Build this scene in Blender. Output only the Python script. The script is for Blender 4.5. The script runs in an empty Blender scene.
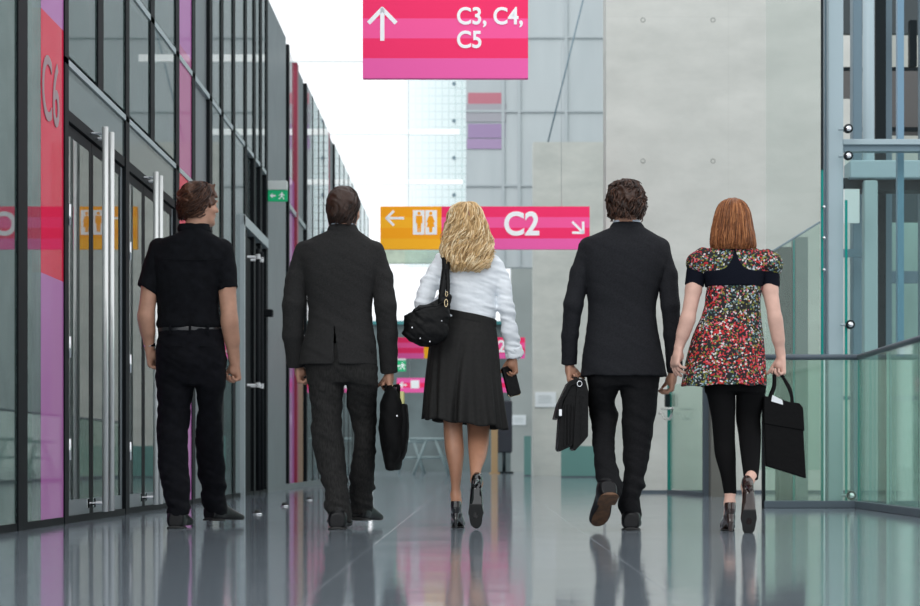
import bpy, math, random
import numpy as np
from mathutils import Vector, Matrix

F32 = np.float32
PI = math.pi
COL = bpy.context.scene.collection
FOC, EYE = 1950.0, 0.36            # focal length in picture widths*920, lens height in metres


def at(px, py, Y):
    """metres (x, z) of a measured spot at distance Y"""
    return (px - 480.0) * Y / FOC, EYE + (460.0 - py) * Y / FOC


# ------------------------------------------------------------------ materials
MATS = {}


def ramp(nt, src, stops, interp='LINEAR'):
    r = nt.nodes.new('ShaderNodeValToRGB')
    r.color_ramp.interpolation = interp
    e = r.color_ramp.elements
    while len(e) < len(stops):
        e.new(0.5)
    for i, (p, c) in enumerate(stops):
        e[i].position = p
        e[i].color = (*c, 1) if len(c) == 3 else c
    nt.links.new(src, r.inputs[0])
    return r.outputs[0]


def mat(name, col=(.5, .5, .5), rough=.5, metal=0., noise=0., nscale=40., bump=0., bscale=200., spec=.5,
        sheen=0., coat=0., emit=None, estr=0., stretch=(1, 1, 1)):
    if name in MATS:
        return MATS[name]
    m = bpy.data.materials.new(name)
    m.use_nodes = True
    nt = m.node_tree
    b = nt.nodes['Principled BSDF']
    b.inputs['Base Color'].default_value = (*col, 1)
    b.inputs['Roughness'].default_value = rough
    b.inputs['Metallic'].default_value = metal
    b.inputs['Specular IOR Level'].default_value = spec
    if sheen:
        b.inputs['Sheen Weight'].default_value = sheen
    if coat:
        b.inputs['Coat Weight'].default_value = coat
        b.inputs['Coat Roughness'].default_value = .08
    if emit:
        b.inputs['Emission Color'].default_value = (*emit, 1)
        b.inputs['Emission Strength'].default_value = estr
    tc = nt.nodes.new('ShaderNodeTexCoord')
    mp = nt.nodes.new('ShaderNodeMapping')
    mp.inputs['Scale'].default_value = stretch
    nt.links.new(tc.outputs['Object'], mp.inputs[0])
    if noise:
        n = nt.nodes.new('ShaderNodeTexNoise')
        n.inputs['Scale'].default_value = nscale
        n.inputs['Detail'].default_value = 5
        nt.links.new(mp.outputs[0], n.inputs[0])
        lo = tuple(max(c * (1 - noise), 0) for c in col)
        hi = tuple(min(c * (1 + noise), 1) for c in col)
        nt.links.new(ramp(nt, n.outputs[0], [(.3, lo), (.7, hi)]), b.inputs['Base Color'])
    if bump:
        n2 = nt.nodes.new('ShaderNodeTexNoise')
        n2.inputs['Scale'].default_value = bscale
        n2.inputs['Detail'].default_value = 4
        nt.links.new(mp.outputs[0], n2.inputs[0])
        bp = nt.nodes.new('ShaderNodeBump')
        bp.inputs['Strength'].default_value = bump
        bp.inputs['Distance'].default_value = .01
        nt.links.new(n2.outputs[0], bp.inputs['Height'])
        nt.links.new(bp.outputs[0], b.inputs['Normal'])
    MATS[name] = m
    return m


# ------------------------------------------------------------------ objects
def tag(o, label=None, cat=None, group=None, kind=None):
    if label:
        o['label'] = label
    if cat:
        o['category'] = cat
    if group:
        o['group'] = group
    if kind:
        o['kind'] = kind
    return o


def empty(name, loc=(0, 0, 0), rz=0., **k):
    o = bpy.data.objects.new(name, None)
    COL.objects.link(o)
    o.location = loc
    o.rotation_euler = (0, 0, rz)
    o.empty_display_size = .1
    return tag(o, **k)


def link(name, me, m, parent=None, smooth=False):
    if m is not None:
        for mm in (m if isinstance(m, (list, tuple)) else [m]):
            me.materials.append(mm)
    if smooth:
        me.polygons.foreach_set('use_smooth', np.ones(len(me.polygons), dtype=bool))
    o = bpy.data.objects.new(name, me)
    COL.objects.link(o)
    if parent is not None:
        o.parent = parent
    return o


class MB:
    """collects simple shapes into one mesh"""

    def __init__(s):
        s.v, s.f = [], []

    def add(s, vs, fs):
        n = len(s.v)
        s.v += [tuple(v) for v in vs]
        s.f += [tuple(i + n for i in f) for f in fs]
        return s

    def box(s, x0, x1, y0, y1, z0, z1, bev=0.):
        if bev <= 0:
            vs = [(x, y, z) for z in (z0, z1) for y in (y0, y1) for x in (x0, x1)]
            return s.add(vs, [(0, 2, 3, 1), (4, 5, 7, 6), (0, 1, 5, 4), (2, 6, 7, 3), (0, 4, 6, 2), (1, 3, 7, 5)])
        b = bev
        rings = []
        for z, i in ((z0, b), (z0 + b, 0), (z1 - b, 0), (z1, b)):
            X0, X1, Y0, Y1 = x0 + i, x1 - i, y0 + i, y1 - i
            rings.append([(X0 + b, Y0, z), (X1 - b, Y0, z), (X1, Y0 + b, z), (X1, Y1 - b, z),
                          (X1 - b, Y1, z), (X0 + b, Y1, z), (X0, Y1 - b, z), (X0, Y0 + b, z)])
        vs = [p for r in rings for p in r]
        fs = [tuple(range(7, -1, -1)), tuple(range(24, 32))]
        for k in range(3):
            for j in range(8):
                a, c = k * 8 + j, k * 8 + (j + 1) % 8
                fs.append((a, c, c + 8, a + 8))
        return s.add(vs, fs)

    def tube(s, pts, r, n=10, cap=True, flat=1.):
        pts = [Vector(p) for p in pts]
        rs = r if isinstance(r, (list, tuple)) else [r] * len(pts)
        vs, fs = [], []
        up = None
        for i, p in enumerate(pts):
            d = (pts[min(i + 1, len(pts) - 1)] - pts[max(i - 1, 0)]).normalized()
            if up is None:
                up = Vector((0, 0, 1)) if abs(d.z) < .9 else Vector((0, 1, 0))
            u = d.cross(up)
            if u.length < 1e-5:
                u = d.orthogonal()
            u.normalize()
            w = u.cross(d).normalized()
            up = w
            for k in range(n):
                a = 2 * PI * k / n
                vs.append(p + u * (math.cos(a) * rs[i]) + w * (math.sin(a) * rs[i] * flat))
        for i in range(len(pts) - 1):
            for k in range(n):
                a, b = i * n + k, i * n + (k + 1) % n
                fs.append((a, b, b + n, a + n))
        if cap:
            fs.append(tuple(range(n - 1, -1, -1)))
            fs.append(tuple(range((len(pts) - 1) * n, len(pts) * n)))
        return s.add(vs, fs)

    def prism(s, poly, y0, y1):
        """xz polygon extruded in y"""
        n = len(poly)
        vs = [(x, y0, z) for x, z in poly] + [(x, y1, z) for x, z in poly]
        fs = [tuple(range(n)), tuple(range(2 * n - 1, n - 1, -1))]
        for i in range(n):
            j = (i + 1) % n
            fs.append((j, i, i + n, j + n))
        return s.add(vs, fs)

    def lathe(s, prof, c, axis='z', n=20):
        vs, fs = [], []
        for r, h in prof:
            for k in range(n):
                a = 2 * PI * k / n
                p = (r * math.cos(a), r * math.sin(a), h)
                if axis == 'y':
                    p = (p[0], p[2], p[1])
                elif axis == 'x':
                    p = (p[2], p[0], p[1])
                vs.append((p[0] + c[0], p[1] + c[1], p[2] + c[2]))
        for i in range(len(prof) - 1):
            for k in range(n):
                a, b = i * n + k, i * n + (k + 1) % n
                fs.append((a, b, b + n, a + n))
        fs.append(tuple(range(n - 1, -1, -1)))
        fs.append(tuple(range((len(prof) - 1) * n, len(prof) * n)))
        return s.add(vs, fs)

    def build(s, name, m, parent=None, smooth=False):
        me = bpy.data.meshes.new(name)
        me.from_pydata(s.v, [], s.f)
        me.update()
        import bmesh
        bm = bmesh.new()
        bm.from_mesh(me)
        bmesh.ops.recalc_face_normals(bm, faces=bm.faces)
        bm.to_mesh(me)
        bm.free()
        return link(name, me, m, parent, smooth)


# ------------------------------------------------------------------ solid modelling on a grid
def hsh(ix, iy, iz, seed):
    h = (ix * 374761393 + iy * 668265263 + iz * 2147483647 + seed * 1274126177) & 0xffffffff
    h = ((h ^ (h >> 13)) * 1103515245) & 0xffffffff
    h = h ^ (h >> 16)
    return (h & 0xffff).astype(F32) / 32767.5 - 1.0


def vnoise(x, y, z, seed=0):
    x0, y0, z0 = np.floor(x).astype(np.int64), np.floor(y).astype(np.int64), np.floor(z).astype(np.int64)
    fx, fy, fz = x - x0, y - y0, z - z0
    fx, fy, fz = [t * t * (3 - 2 * t) for t in (fx, fy, fz)]
    r = 0
    for i in (0, 1):
        for j in (0, 1):
            for k in (0, 1):
                w = (fx if i else 1 - fx) * (fy if j else 1 - fy) * (fz if k else 1 - fz)
                r = r + w * hsh(x0 + i, y0 + j, z0 + k, seed)
    return r


def cap(a, b, ra, rb, fl=None):
    """tapered capsule; fl=(axis, factor) thins it along axis"""
    a, b = [float(t) for t in a], [float(t) for t in b]
    ab = [b[i] - a[i] for i in range(3)]
    L2 = sum(t * t for t in ab) + 1e-9

    def fn(X, Y, Z):
        t = np.clip(((X - a[0]) * ab[0] + (Y - a[1]) * ab[1] + (Z - a[2]) * ab[2]) / L2, 0, 1)
        dx, dy, dz = X - a[0] - t * ab[0], Y - a[1] - t * ab[1], Z - a[2] - t * ab[2]
        q = dx * dx + dy * dy + dz * dz
        if fl:
            n, f = fl
            c = dx * n[0] + dy * n[1] + dz * n[2]
            q = q + (f * f - 1) * c * c
        return np.sqrt(q) - (ra + (rb - ra) * t)
    r = max(ra, rb)
    return fn, [min(a[i], b[i]) - r for i in range(3)], [max(a[i], b[i]) + r for i in range(3)]


def ell(c, r, R=None):
    m = max(r)

    def fn(X, Y, Z):
        x, y, z = X - c[0], Y - c[1], Z - c[2]
        if R is not None:
            x, y, z = (R[0][0] * x + R[1][0] * y + R[2][0] * z, R[0][1] * x + R[1][1] * y + R[2][1] * z,
                       R[0][2] * x + R[1][2] * y + R[2][2] * z)
        k0 = np.sqrt((x / r[0]) ** 2 + (y / r[1]) ** 2 + (z / r[2]) ** 2)
        k1 = np.sqrt((x / r[0] ** 2) ** 2 + (y / r[1] ** 2) ** 2 + (z / r[2] ** 2) ** 2) + 1e-6
        return k0 * (k0 - 1) / k1
    return fn, [c[i] - m for i in range(3)], [c[i] + m for i in range(3)]


def dense(rows):
    """Catmull-Rom through the rows (first column is the running coordinate)"""
    rows = sorted(rows, key=lambda r: r[0])
    A = np.array(rows, dtype=float)
    out = []
    for i in range(len(A) - 1):
        p0, p1, p2, p3 = A[max(i - 1, 0)], A[i], A[i + 1], A[min(i + 2, len(A) - 1)]
        h = p2[0] - p1[0]
        m1 = (p2 - p0) / max(p2[0] - p0[0], 1e-6) * h
        m2 = (p3 - p1) / max(p3[0] - p1[0], 1e-6) * h
        for t in np.linspace(0, 1, 8, endpoint=False):
            v = (2 * t ** 3 - 3 * t * t + 1) * p1 + (t ** 3 - 2 * t * t + t) * m1 + (-2 * t ** 3 + 3 * t * t) * p2 + (t ** 3 - t * t) * m2
            v[0] = p1[0] + t * h
            out.append(v)
    out.append(A[-1])
    return np.array(out)


def loft(rows, n=2.2, ax=2, grow=0., t0=None, t1=None, k=0.004):
    """stack of super-ellipses; rows = (t, c1, c2, a, b), t along axis ax"""
    D = dense(rows)
    T0 = D[0, 0] if t0 is None else t0
    T1 = D[-1, 0] if t1 is None else t1
    o = [i for i in range(3) if i != ax]

    def fn(*P):
        T = P[ax]
        c1, c2, a, b = [np.interp(T, D[:, 0], D[:, j]).astype(F32) for j in (1, 2, 3, 4)]
        a, b = a + grow, b + grow
        u, v = np.abs(P[o[0]] - c1) / a, np.abs(P[o[1]] - c2) / b
        q = (u ** n + v ** n) ** (1.0 / n) + 1e-6
        g = np.sqrt((u / a) ** 2 + (v / b) ** 2) / np.sqrt(u * u + v * v + 1e-9) + 1e-6
        d = (q - 1) / g
        c = np.maximum(T - T1, T0 - T)
        h = np.clip(k - np.abs(d - c), 0, None) / k
        return np.maximum(d, c) + h * h * k / 4
    lo, hi = [0] * 3, [0] * 3
    lo[ax], hi[ax] = T0, T1
    for j in (0, 1):
        lo[o[j]] = (D[:, 1 + j] - D[:, 3 + j]).min() - grow
        hi[o[j]] = (D[:, 1 + j] + D[:, 3 + j]).max() + grow
    return fn, lo, hi


def plane(n, d):
    """half space n.p < d is inside"""
    return (lambda X, Y, Z: n[0] * X + n[1] * Y + n[2] * Z - d), None, None


class Vox:
    def __init__(s, lo, hi, h):
        s.h = h
        s.ax = [np.arange(lo[i], hi[i] + h, h).astype(F32) for i in range(3)]
        s.F = np.full([len(a) for a in s.ax], 1.0, F32)

    def put(s, prim, k=0.0, op='u'):
        fn, lo, hi = prim
        m = k + 3 * s.h
        sl = []
        for i in range(3):
            if lo is None:
                sl.append(slice(0, len(s.ax[i])))
            else:
                a = np.searchsorted(s.ax[i], lo[i] - m)
                b = np.searchsorted(s.ax[i], hi[i] + m)
                if b <= a:
                    return s
                sl.append(slice(a, b))
        X, Y, Z = s.ax[0][sl[0]][:, None, None], s.ax[1][sl[1]][None, :, None], s.ax[2][sl[2]][None, None, :]
        d = fn(X, Y, Z).astype(F32)
        sl = tuple(sl)
        F = s.F[sl]
        if op == 'u':
            r = np.minimum(F, d)
            if k > 0:
                hh = np.clip(k - np.abs(F - d), 0, None) / k
                r = r - hh * hh * k / 4
        else:
            if op == 's':
                d = -d
            r = np.maximum(F, d)
            if k > 0:
                hh = np.clip(k - np.abs(F - d), 0, None) / k
                r = r + hh * hh * k / 4
        s.F[sl] = r
        return s

    def chain(s, pts, rs, k=.01, fl=None, first=None):
        for i in range(len(pts) - 1):
            s.put(cap(pts[i], pts[i + 1], rs[i], rs[i + 1], fl), (first if first is not None and i == 0 else k))
        return s

    def warp(s, fn, band=.03):
        idx = np.nonzero(np.abs(s.F) < band)
        x, y, z = s.ax[0][idx[0]], s.ax[1][idx[1]], s.ax[2][idx[2]]
        s.F[idx] += fn(x, y, z).astype(F32)
        return s

    def mesh(s, name, smooth=1):
        F = s.F
        F[0], F[-1] = 1, 1
        F[:, 0], F[:, -1] = 1, 1
        F[:, :, 0], F[:, :, -1] = 1, 1
        ins = F < 0
        cnt = np.zeros([n - 1 for n in F.shape], np.int8)
        for i in (0, 1):
            for j in (0, 1):
                for k in (0, 1):
                    cnt += ins[i:F.shape[0] - 1 + i, j:F.shape[1] - 1 + j, k:F.shape[2] - 1 + k]
        act = (cnt > 0) & (cnt < 8)
        cells = np.nonzero(act)
        idm = np.full(act.shape, -1, np.int64)
        idm[cells] = np.arange(len(cells[0]))
        C = np.stack(cells, 1)
        acc = np.zeros((len(C), 3))
        num = np.zeros(len(C))
        corners = [(i, j, k) for i in (0, 1) for j in (0, 1) for k in (0, 1)]
        for a in corners:
            for d in range(3):
                if a[d]:
                    continue
                b = list(a)
                b[d] = 1
                fa = F[C[:, 0] + a[0], C[:, 1] + a[1], C[:, 2] + a[2]]
                fb = F[C[:, 0] + b[0], C[:, 1] + b[1], C[:, 2] + b[2]]
                m = (fa < 0) != (fb < 0)
                t = np.where(m, fa / np.where(m, fa - fb, 1), 0)
                p = np.array(a, float)[None].repeat(len(C), 0)
                p[:, d] += t
                acc += p * m[:, None]
                num += m
        V = C + acc / num[:, None]
        V = V * s.h + np.array([a[0] for a in s.ax])
        quads = []
        for d in range(3):
            e = [i for i in range(3) if i != d]
            sa = [slice(None)] * 3
            sb = [slice(None)] * 3
            sa[d] = slice(0, -1)
            sb[d] = slice(1, None)
            A, B = ins[tuple(sa)], ins[tuple(sb)]
            cr = np.nonzero(A != B)
            P = np.stack(cr, 1)
            sgn = A[cr]
            o1, o2 = np.zeros(3, int), np.zeros(3, int)
            o1[e[0]] = -1
            o2[e[1]] = -1
            ok = (P[:, e[0]] > 0) & (P[:, e[1]] > 0) & (P[:, e[0]] < F.shape[e[0]] - 1) & (P[:, e[1]] < F.shape[e[1]] - 1)
            P, sgn = P[ok], sgn[ok]
            g = lambda q: idm[q[:, 0], q[:, 1], q[:, 2]]
            q = np.stack([g(P), g(P + o1), g(P + o1 + o2), g(P + o2)], 1)
            flip = sgn if d != 1 else ~sgn
            q[flip] = q[flip][:, ::-1]
            quads.append(q)
        Q = np.concatenate(quads)
        for _ in range(smooth):
            a = np.concatenate([Q[:, i] for i in range(4)] + [Q[:, (i + 1) % 4] for i in range(4)])
            b = np.concatenate([Q[:, (i + 1) % 4] for i in range(4)] + [Q[:, i] for i in range(4)])
            w = np.bincount(a, minlength=len(V)).astype(float)
            S = np.stack([np.bincount(a, V[b, i], len(V)) for i in range(3)], 1)
            V = V * .5 + S / np.maximum(w, 1)[:, None] * .5
        me = bpy.data.meshes.new(name)
        me.vertices.add(len(V))
        me.vertices.foreach_set('co', V.astype(F32).ravel())
        me.loops.add(len(Q) * 4)
        me.polygons.add(len(Q))
        me.loops.foreach_set('vertex_index', Q[:, ::-1].astype(np.int32).ravel())
        me.polygons.foreach_set('loop_start', np.arange(0, len(Q) * 4, 4, dtype=np.int32))
        me.update(calc_edges=True)
        me.validate()
        return me

    def build(s, name, m, parent=None, smooth=1):
        return link(name, s.mesh(name, smooth), m, parent, True)


def box_of(pts, m):
    A = np.array([list(p) for p in pts])
    return A.min(0) - m, A.max(0) + m
# ================================================================== people
def hair_mat(name, dark, mid, light, rough=.45):
    m = mat(name, mid, rough, spec=.4)
    nt = m.node_tree
    b = nt.nodes['Principled BSDF']
    g = nt.nodes.new('ShaderNodeNewGeometry')
    tc = nt.nodes.new('ShaderNodeTexCoord')
    n = nt.nodes.new('ShaderNodeTexNoise')
    n.inputs['Scale'].default_value = 45
    nt.links.new(tc.outputs['Object'], n.inputs[0])
    mx = nt.nodes.new('ShaderNodeMath')
    mx.operation = 'MULTIPLY_ADD'
    mx.inputs[1].default_value = .6
    nt.links.new(g.outputs['Random Per Island'], mx.inputs[0])
    m2 = nt.nodes.new('ShaderNodeMath')
    m2.operation = 'MULTIPLY'
    m2.inputs[1].default_value = .45
    nt.links.new(n.outputs[0], m2.inputs[0])
    nt.links.new(m2.outputs[0], mx.inputs[2])
    nt.links.new(ramp(nt, mx.outputs[0], [(.12, dark), (.5, mid), (.85, light)]), b.inputs['Base Color'])
    return m


SKIN = mat('skin', (.50, .27, .185), .5, noise=.12, nscale=18, spec=.35)
SKIN_P = mat('pale_skin', (.66, .41, .33), .5, noise=.08, nscale=18, spec=.35)
SKIN_T = mat('tan_skin', (.40, .20, .125), .42, noise=.12, nscale=12, spec=.4)
BLK_SHIRT = mat('black_cotton', (.0055, .006, .008), .85, noise=.3, nscale=30, bump=.25, bscale=300, spec=0.12)
BLK_TROU = mat('black_trouser_wool', (.0045, .0048, .007), .8, noise=.3, nscale=30, bump=.25, bscale=300, spec=0.12)
GREY_SUIT = mat('charcoal_tweed', (.0200, .0195, .0195), .9, noise=.45, nscale=220, bump=.5, bscale=350, spec=0.3)
GREY_TROU = mat('charcoal_trouser_wool', (.0185, .018, .0175), .9, noise=.4, nscale=160, bump=.4, bscale=300, stretch=(1, 1, .2), spec=0.25)
NAVY_SUIT = mat('dark_suit_wool', (.0130, .0138, .0170), .8, noise=.25, nscale=120, bump=.35, bscale=350, spec=0.2)
NAVY_TROU = mat('dark_suit_trouser_wool', (.0090, .0092, .0105), .8, noise=.25, nscale=120, bump=.35, bscale=300, spec=0.12)
BLOUSE = mat('white_blouse_cotton', (.80, .84, .88), .75, noise=.03, nscale=25, bump=.2, bscale=45)
SKIRT = mat('black_skirt_wool', (.0115, .0110, .0105), .7, noise=.25, nscale=60, bump=.3, bscale=300, spec=.3)
LEGGING = mat('black_legging_jersey', (.004, .004, .0045), .85, spec=0.12)
LEATHER = mat('black_leather', (.004, .004, .005), .35, bump=.12, bscale=60, spec=.3)
SOLE = mat('black_rubber_sole', (.012, .012, .012), .6)
SOLE_BR = mat('tan_leather_sole', (.105, .048, .020), .5, noise=.5, nscale=30)
PATENT = mat('black_patent_leather', (.006, .006, .007), .12, coat=1.)
DK_BROWN = mat('dark_brown_leather', (.030, .014, .011), .2, coat=.8)
BAG_LEA = mat('black_bag_leather', (.0028, .0028, .0032), .5, spec=.2, bump=.3, bscale=45)
BAG_CLOTH = mat('black_bag_nylon', (.0030, .0030, .0034), .75, spec=.15, bump=.4, bscale=25)
CHROME = mat('chrome', (.75, .76, .78), .12, 1.)
GOLD = mat('brass_buckle', (.75, .6, .38), .2, 1.)
NAVY_KNIT = mat('navy_knit', (.0048, .0062, .0125), .9, bump=.4, bscale=180, spec=0.12)
BELT = mat('belt_leather', (.014, .015, .018), .3, coat=.4)
SOCK = mat('black_sock', (.004, .004, .005), .9, spec=.1)
SHIRT_W = mat('pale_blue_shirt', (.55, .62, .72), .7)

H_BROWN = hair_mat('brown_hair', (.014, .005, .003), (.046, .016, .008), (.105, .042, .020))
H_DARK = hair_mat('dark_brown_hair', (.006, .003, .002), (.018, .008, .005), (.045, .02, .012))
H_CURL = hair_mat('curly_brown_hair', (.009, .004, .003), (.034, .015, .009), (.095, .042, .025))
H_BLOND = hair_mat('blonde_hair', (.22, .12, .04), (.74, .50, .24), (1.0, .86, .60))
H_AUBURN = hair_mat('auburn_hair', (.055, .016, .005), (.22, .070, .020), (.46, .19, .07))


def floral():
    m = mat('floral_print', (.02, .02, .02), .8)
    nt = m.node_tree
    b = nt.nodes['Principled BSDF']
    tc = nt.nodes.new('ShaderNodeTexCoord')
    v = nt.nodes.new('ShaderNodeTexVoronoi')
    v.inputs['Scale'].default_value = 125
    nt.links.new(tc.outputs['Object'], v.inputs['Vector'])
    sep = nt.nodes.new('ShaderNodeSeparateColor')
    nt.links.new(v.outputs['Color'], sep.inputs[0])
    n = nt.nodes.new('ShaderNodeTexNoise')
    n.inputs['Scale'].default_value = 6.5
    nt.links.new(tc.outputs['Object'], n.inputs[0])
    BLK, RED, WHT, TEAL, OLV, PNK, LBL = (.006, .006, .008), (.50, .018, .022), (.62, .60, .58), (.05, .13, .12), (.20, .20, .03), (.62, .12, .16), (.28, .38, .44)
    r1 = ramp(nt, sep.outputs[0], [(0, BLK), (.48, RED), (.64, PNK), (.72, WHT), (.77, BLK), (.86, OLV), (.93, RED)], 'CONSTANT')
    r2 = ramp(nt, sep.outputs[0], [(0, BLK), (.46, LBL), (.55, WHT), (.62, TEAL), (.72, OLV), (.86, PNK), (.91, BLK)], 'CONSTANT')
    mx = nt.nodes.new('ShaderNodeMix')
    mx.data_type = 'RGBA'
    st = nt.nodes.new('ShaderNodeMath')
    st.operation = 'GREATER_THAN'
    st.inputs[1].default_value = .5
    ad = nt.nodes.new('ShaderNodeMath')
    ad.operation = 'MULTIPLY_ADD'
    ad.inputs[1].default_value = .12
    nt.links.new(sep.outputs[1], ad.inputs[0])
    nt.links.new(n.outputs[0], ad.inputs[2])
    nt.links.new(ad.outputs[0], st.inputs[0])
    st.inputs[1].default_value = .56
    nt.links.new(st.outputs[0], mx.inputs[0])
    nt.links.new(r2, mx.inputs[6])
    nt.links.new(r1, mx.inputs[7])
    nt.links.new(mx.outputs[2], b.inputs['Base Color'])
    return m


FLORAL = floral()


class Who:
    """a person's measuring frame: image spots -> metres from the person's base"""

    def __init__(s, x0, Y):
        s.Y, s.X0 = Y, (x0 - 480) * Y / FOC

    def q(s, px, py, dy=0.):
        x, z = at(px, py, s.Y + dy)
        return Vector((x - s.X0, dy, z))

    def row(s, py, xl, xr, b, dy=0.):
        a, c = s.q(xl, py, dy), s.q(xr, py, dy)
        return (a.z, (a.x + c.x) / 2, dy, (c.x - a.x) / 2, b)


def rot(yaw):
    a = math.radians(yaw)
    c, s_ = math.cos(a), math.sin(a)
    return Matrix(((c, s_, 0), (-s_, c, 0), (0, 0, 1)))     # columns: right, forward, up


def head(V, c, yaw=0, s=1.):
    R = rot(yaw)

    def e(p, r, k=.01, op='u'):
        V.put(ell(Vector(c) + R @ (Vector(p) * s), [t * s for t in r], R), k * s, op)
    e((0, -.012, .03), (.074, .093, .086), 0)
    e((0, .022, -.03), (.061, .070, .088), .02)
    e((0, .040, -.078), (.042, .046, .030), .02)
    for sx in (-1, 1):
        e((sx * .031, .096, .010), (.017, .012, .012), .008, 's')
        e((sx * .030, .078, .010), (.013, .013, .012), .003)
        e((sx * .030, .090, .028), (.020, .008, .006), .008)
        e((sx * .045, .062, -.022), (.020, .022, .018), .02)
        e((sx * .076, .000, -.008), (.009, .019, .031), .004)
        e((sx * .083, .004, -.006), (.006, .009, .018), .004, 's')
    V.put(cap(Vector(c) + R @ (Vector((0, .088, .018)) * s), Vector(c) + R @ (Vector((0, .108, -.018)) * s), .008 * s, .012 * s), .01)
    e((0, .091, -.044), (.022, .010, .006), .005)
    e((0, .089, -.055), (.019, .010, .007), .004)
    e((0, .078, -.088), (.020, .018, .016), .014)


def hand(V, W, L, S, N, curl=(35, 40, 25), s=1., spread=0., thumb=(.55, .75, .35), wr=.027, each=None):
    """W wrist, L along the fingers, S to the thumb side, N out of the palm"""
    L, S, N = Vector(L).normalized(), Vector(S), Vector(N)
    S = (S - L * S.dot(L)).normalized()
    N = (N - L * N.dot(L) - S * N.dot(S)).normalized()
    W = Vector(W)
    V.put(cap(W, W + L * .03 * s, wr * s, .030 * s, (N, 1.35)), .012)
    for o in (-.022, 0, .022):
        V.put(cap(W + L * .025 * s + S * o * .7 * s, W + L * .088 * s + S * o * s, .021 * s, .020 * s, (N, 1.45)), .012)
    V.put(ell(W + L * .05 * s + N * .008 * s, [.030 * s] * 3), .012)
    for i, (o, ln, r) in enumerate(((.033, .070, .0088), (.011, .078, .0092), (-.011, .072, .0088), (-.032, .056, .0078))):
        p = W + L * (.092 - abs(o) * .15) * s + S * o * s
        a = 0.
        cs = each[i] if each else curl
        for seg, c in zip((.45, .31, .24), cs):
            a += math.radians(c)
            sd = S * (math.radians(spread) * o / .033 * math.cos(a))
            d = (L * math.cos(a) + N * math.sin(a) + sd).normalized()
            e = p + d * ln * seg * s
            V.put(cap(p, e, r * s, r * .93 * s), .0025)
            p = e
    p = W + L * .022 * s + S * .022 * s + N * .006 * s
    d = (S * thumb[0] + L * thumb[1] + N * thumb[2]).normalized()
    e = p + d * .045 * s
    V.put(cap(p, e, .0155 * s, .0115 * s), .010)
    d2 = (d + L * .35 + N * .25 - S * .25).normalized()
    m_ = e + d2 * .030 * s
    V.put(cap(e, m_, .0105 * s, .0095 * s), .003)
    V.put(cap(m_, m_ + (d2 + N * .2).normalized() * .022 * s, .0095 * s, .0078 * s), .003)
    return W + L * .088 * s + N * .028 * s          # where a carried handle passes


def arc_table(rows):
    D = dense(rows)[::-1]
    ds = np.sqrt(np.diff(D[:, 0]) ** 2 + np.diff(np.maximum(D[:, 3], 0)) ** 2)
    return D, np.concatenate([[0], np.cumsum(ds)])


def strands(name, rows, N, ln, r, m, parent, amp=0., freq=60., yaw=None, face=55., zline=0., seed=1, off=0.0, start=(0, .8),
            flare=0., swirl=0., n_pts=9, jit=.004, lean=None):
    """locks laid down over a stack of rings; none over the face"""
    rnd = random.Random(seed)
    D, A = arc_table(rows)
    tot = A[-1]
    mb = MB()
    for _ in range(N):
        th = rnd.uniform(-PI, PI)                       # 0 = straight ahead (+y)
        s0 = tot * rnd.uniform(*start) ** .8
        l1 = ln * rnd.uniform(.6, 1.15)
        s1 = min(s0 + l1, tot * rnd.uniform(.93, 1.03))
        if s1 - s0 < ln * .18:
            continue
        ph, am = rnd.uniform(0, 6.28), amp * rnd.uniform(.4, 1.3)
        ro = off + rnd.uniform(-.5, 1) * jit
        rr = r * rnd.uniform(.6, 1.25)
        sw = swirl * rnd.uniform(.6, 1.4) + rnd.uniform(-.12, .12)
        pts, rad = [], []
        for i in range(n_pts):
            u = i / (n_pts - 1)
            sv = s0 + (s1 - s0) * u
            z, cx, cy, a, b = [float(np.interp(sv, A, D[:, j])) for j in range(5)]
            t = th + sw * u
            if yaw is not None:
                dlt = (t - math.radians(yaw) + PI) % (2 * PI) - PI
                if abs(math.degrees(dlt)) < face and z < zline:
                    break
            w = am * (.25 + u)
            a2, b2 = a + ro + flare * u * u, b + ro + flare * u * u
            x = cx + a2 * math.sin(t) + w * math.sin(freq * sv + ph)
            y = cy + b2 * math.cos(t) + w * math.cos(freq * sv + ph)
            z += w * .5 * math.sin(freq * sv * 1.3 + ph)
            if lean:
                x += lean[0] * u
                y += lean[1] * u
            pts.append((x, y, z))
            rad.append(rr * (1 - .75 * u ** 3) if i else rr * .7)
        if len(pts) > 2:
            mb.tube(pts, rad, n=4, cap=True)
    return mb.build(name, m, parent, True)


def short_hair(V, c, yaw, s=1., bulk=0., nape=-.075):
    R = rot(yaw)
    C = Vector(c)

    def e(p, r, k=.015, op='u'):
        V.put(ell(C + R @ (Vector(p) * s), [t * s for t in r], R), k, op)
    e((0, -.014, .034), (.080 + bulk, .100 + bulk, .090 + bulk), 0)
    e((0, -.052, nape + .055), (.066 + bulk * .7, .052 + bulk * .5, .062), .02)
    e((0, .05, .085), (.055, .05, .035 + bulk), .02)
    e((0, .105, -.035), (.085, .078, .098), .006, 's')
    for sx in (-1, 1):
        e((sx * .085, .012, -.02), (.022, .028, .042), .006, 's')


def hair_rows(c, s, yaw, bulk, bot):
    """rings round a head"""
    x, y, z = c
    f = rot(yaw) @ Vector((0, 1, 0))
    def g(h, a, o):
        return (z + h * s, x + f.x * o, y + f.y * o, a + bulk, a * 1.08 + bulk)
    return [g(.122 + bulk, .004 - bulk, -.01), g(.112 + bulk, .035, -.01), g(.085, .066, -.012), g(.04, .080, -.014), g(0, .079, -.02),
            g(-.04, .068, -.028), g(bot, .055, -.034)]


# ---- footwear (local frame: heel at origin, toe along +y, ground at z=0)
def place(o, M):
    o.matrix_local = M
    return o


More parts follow.
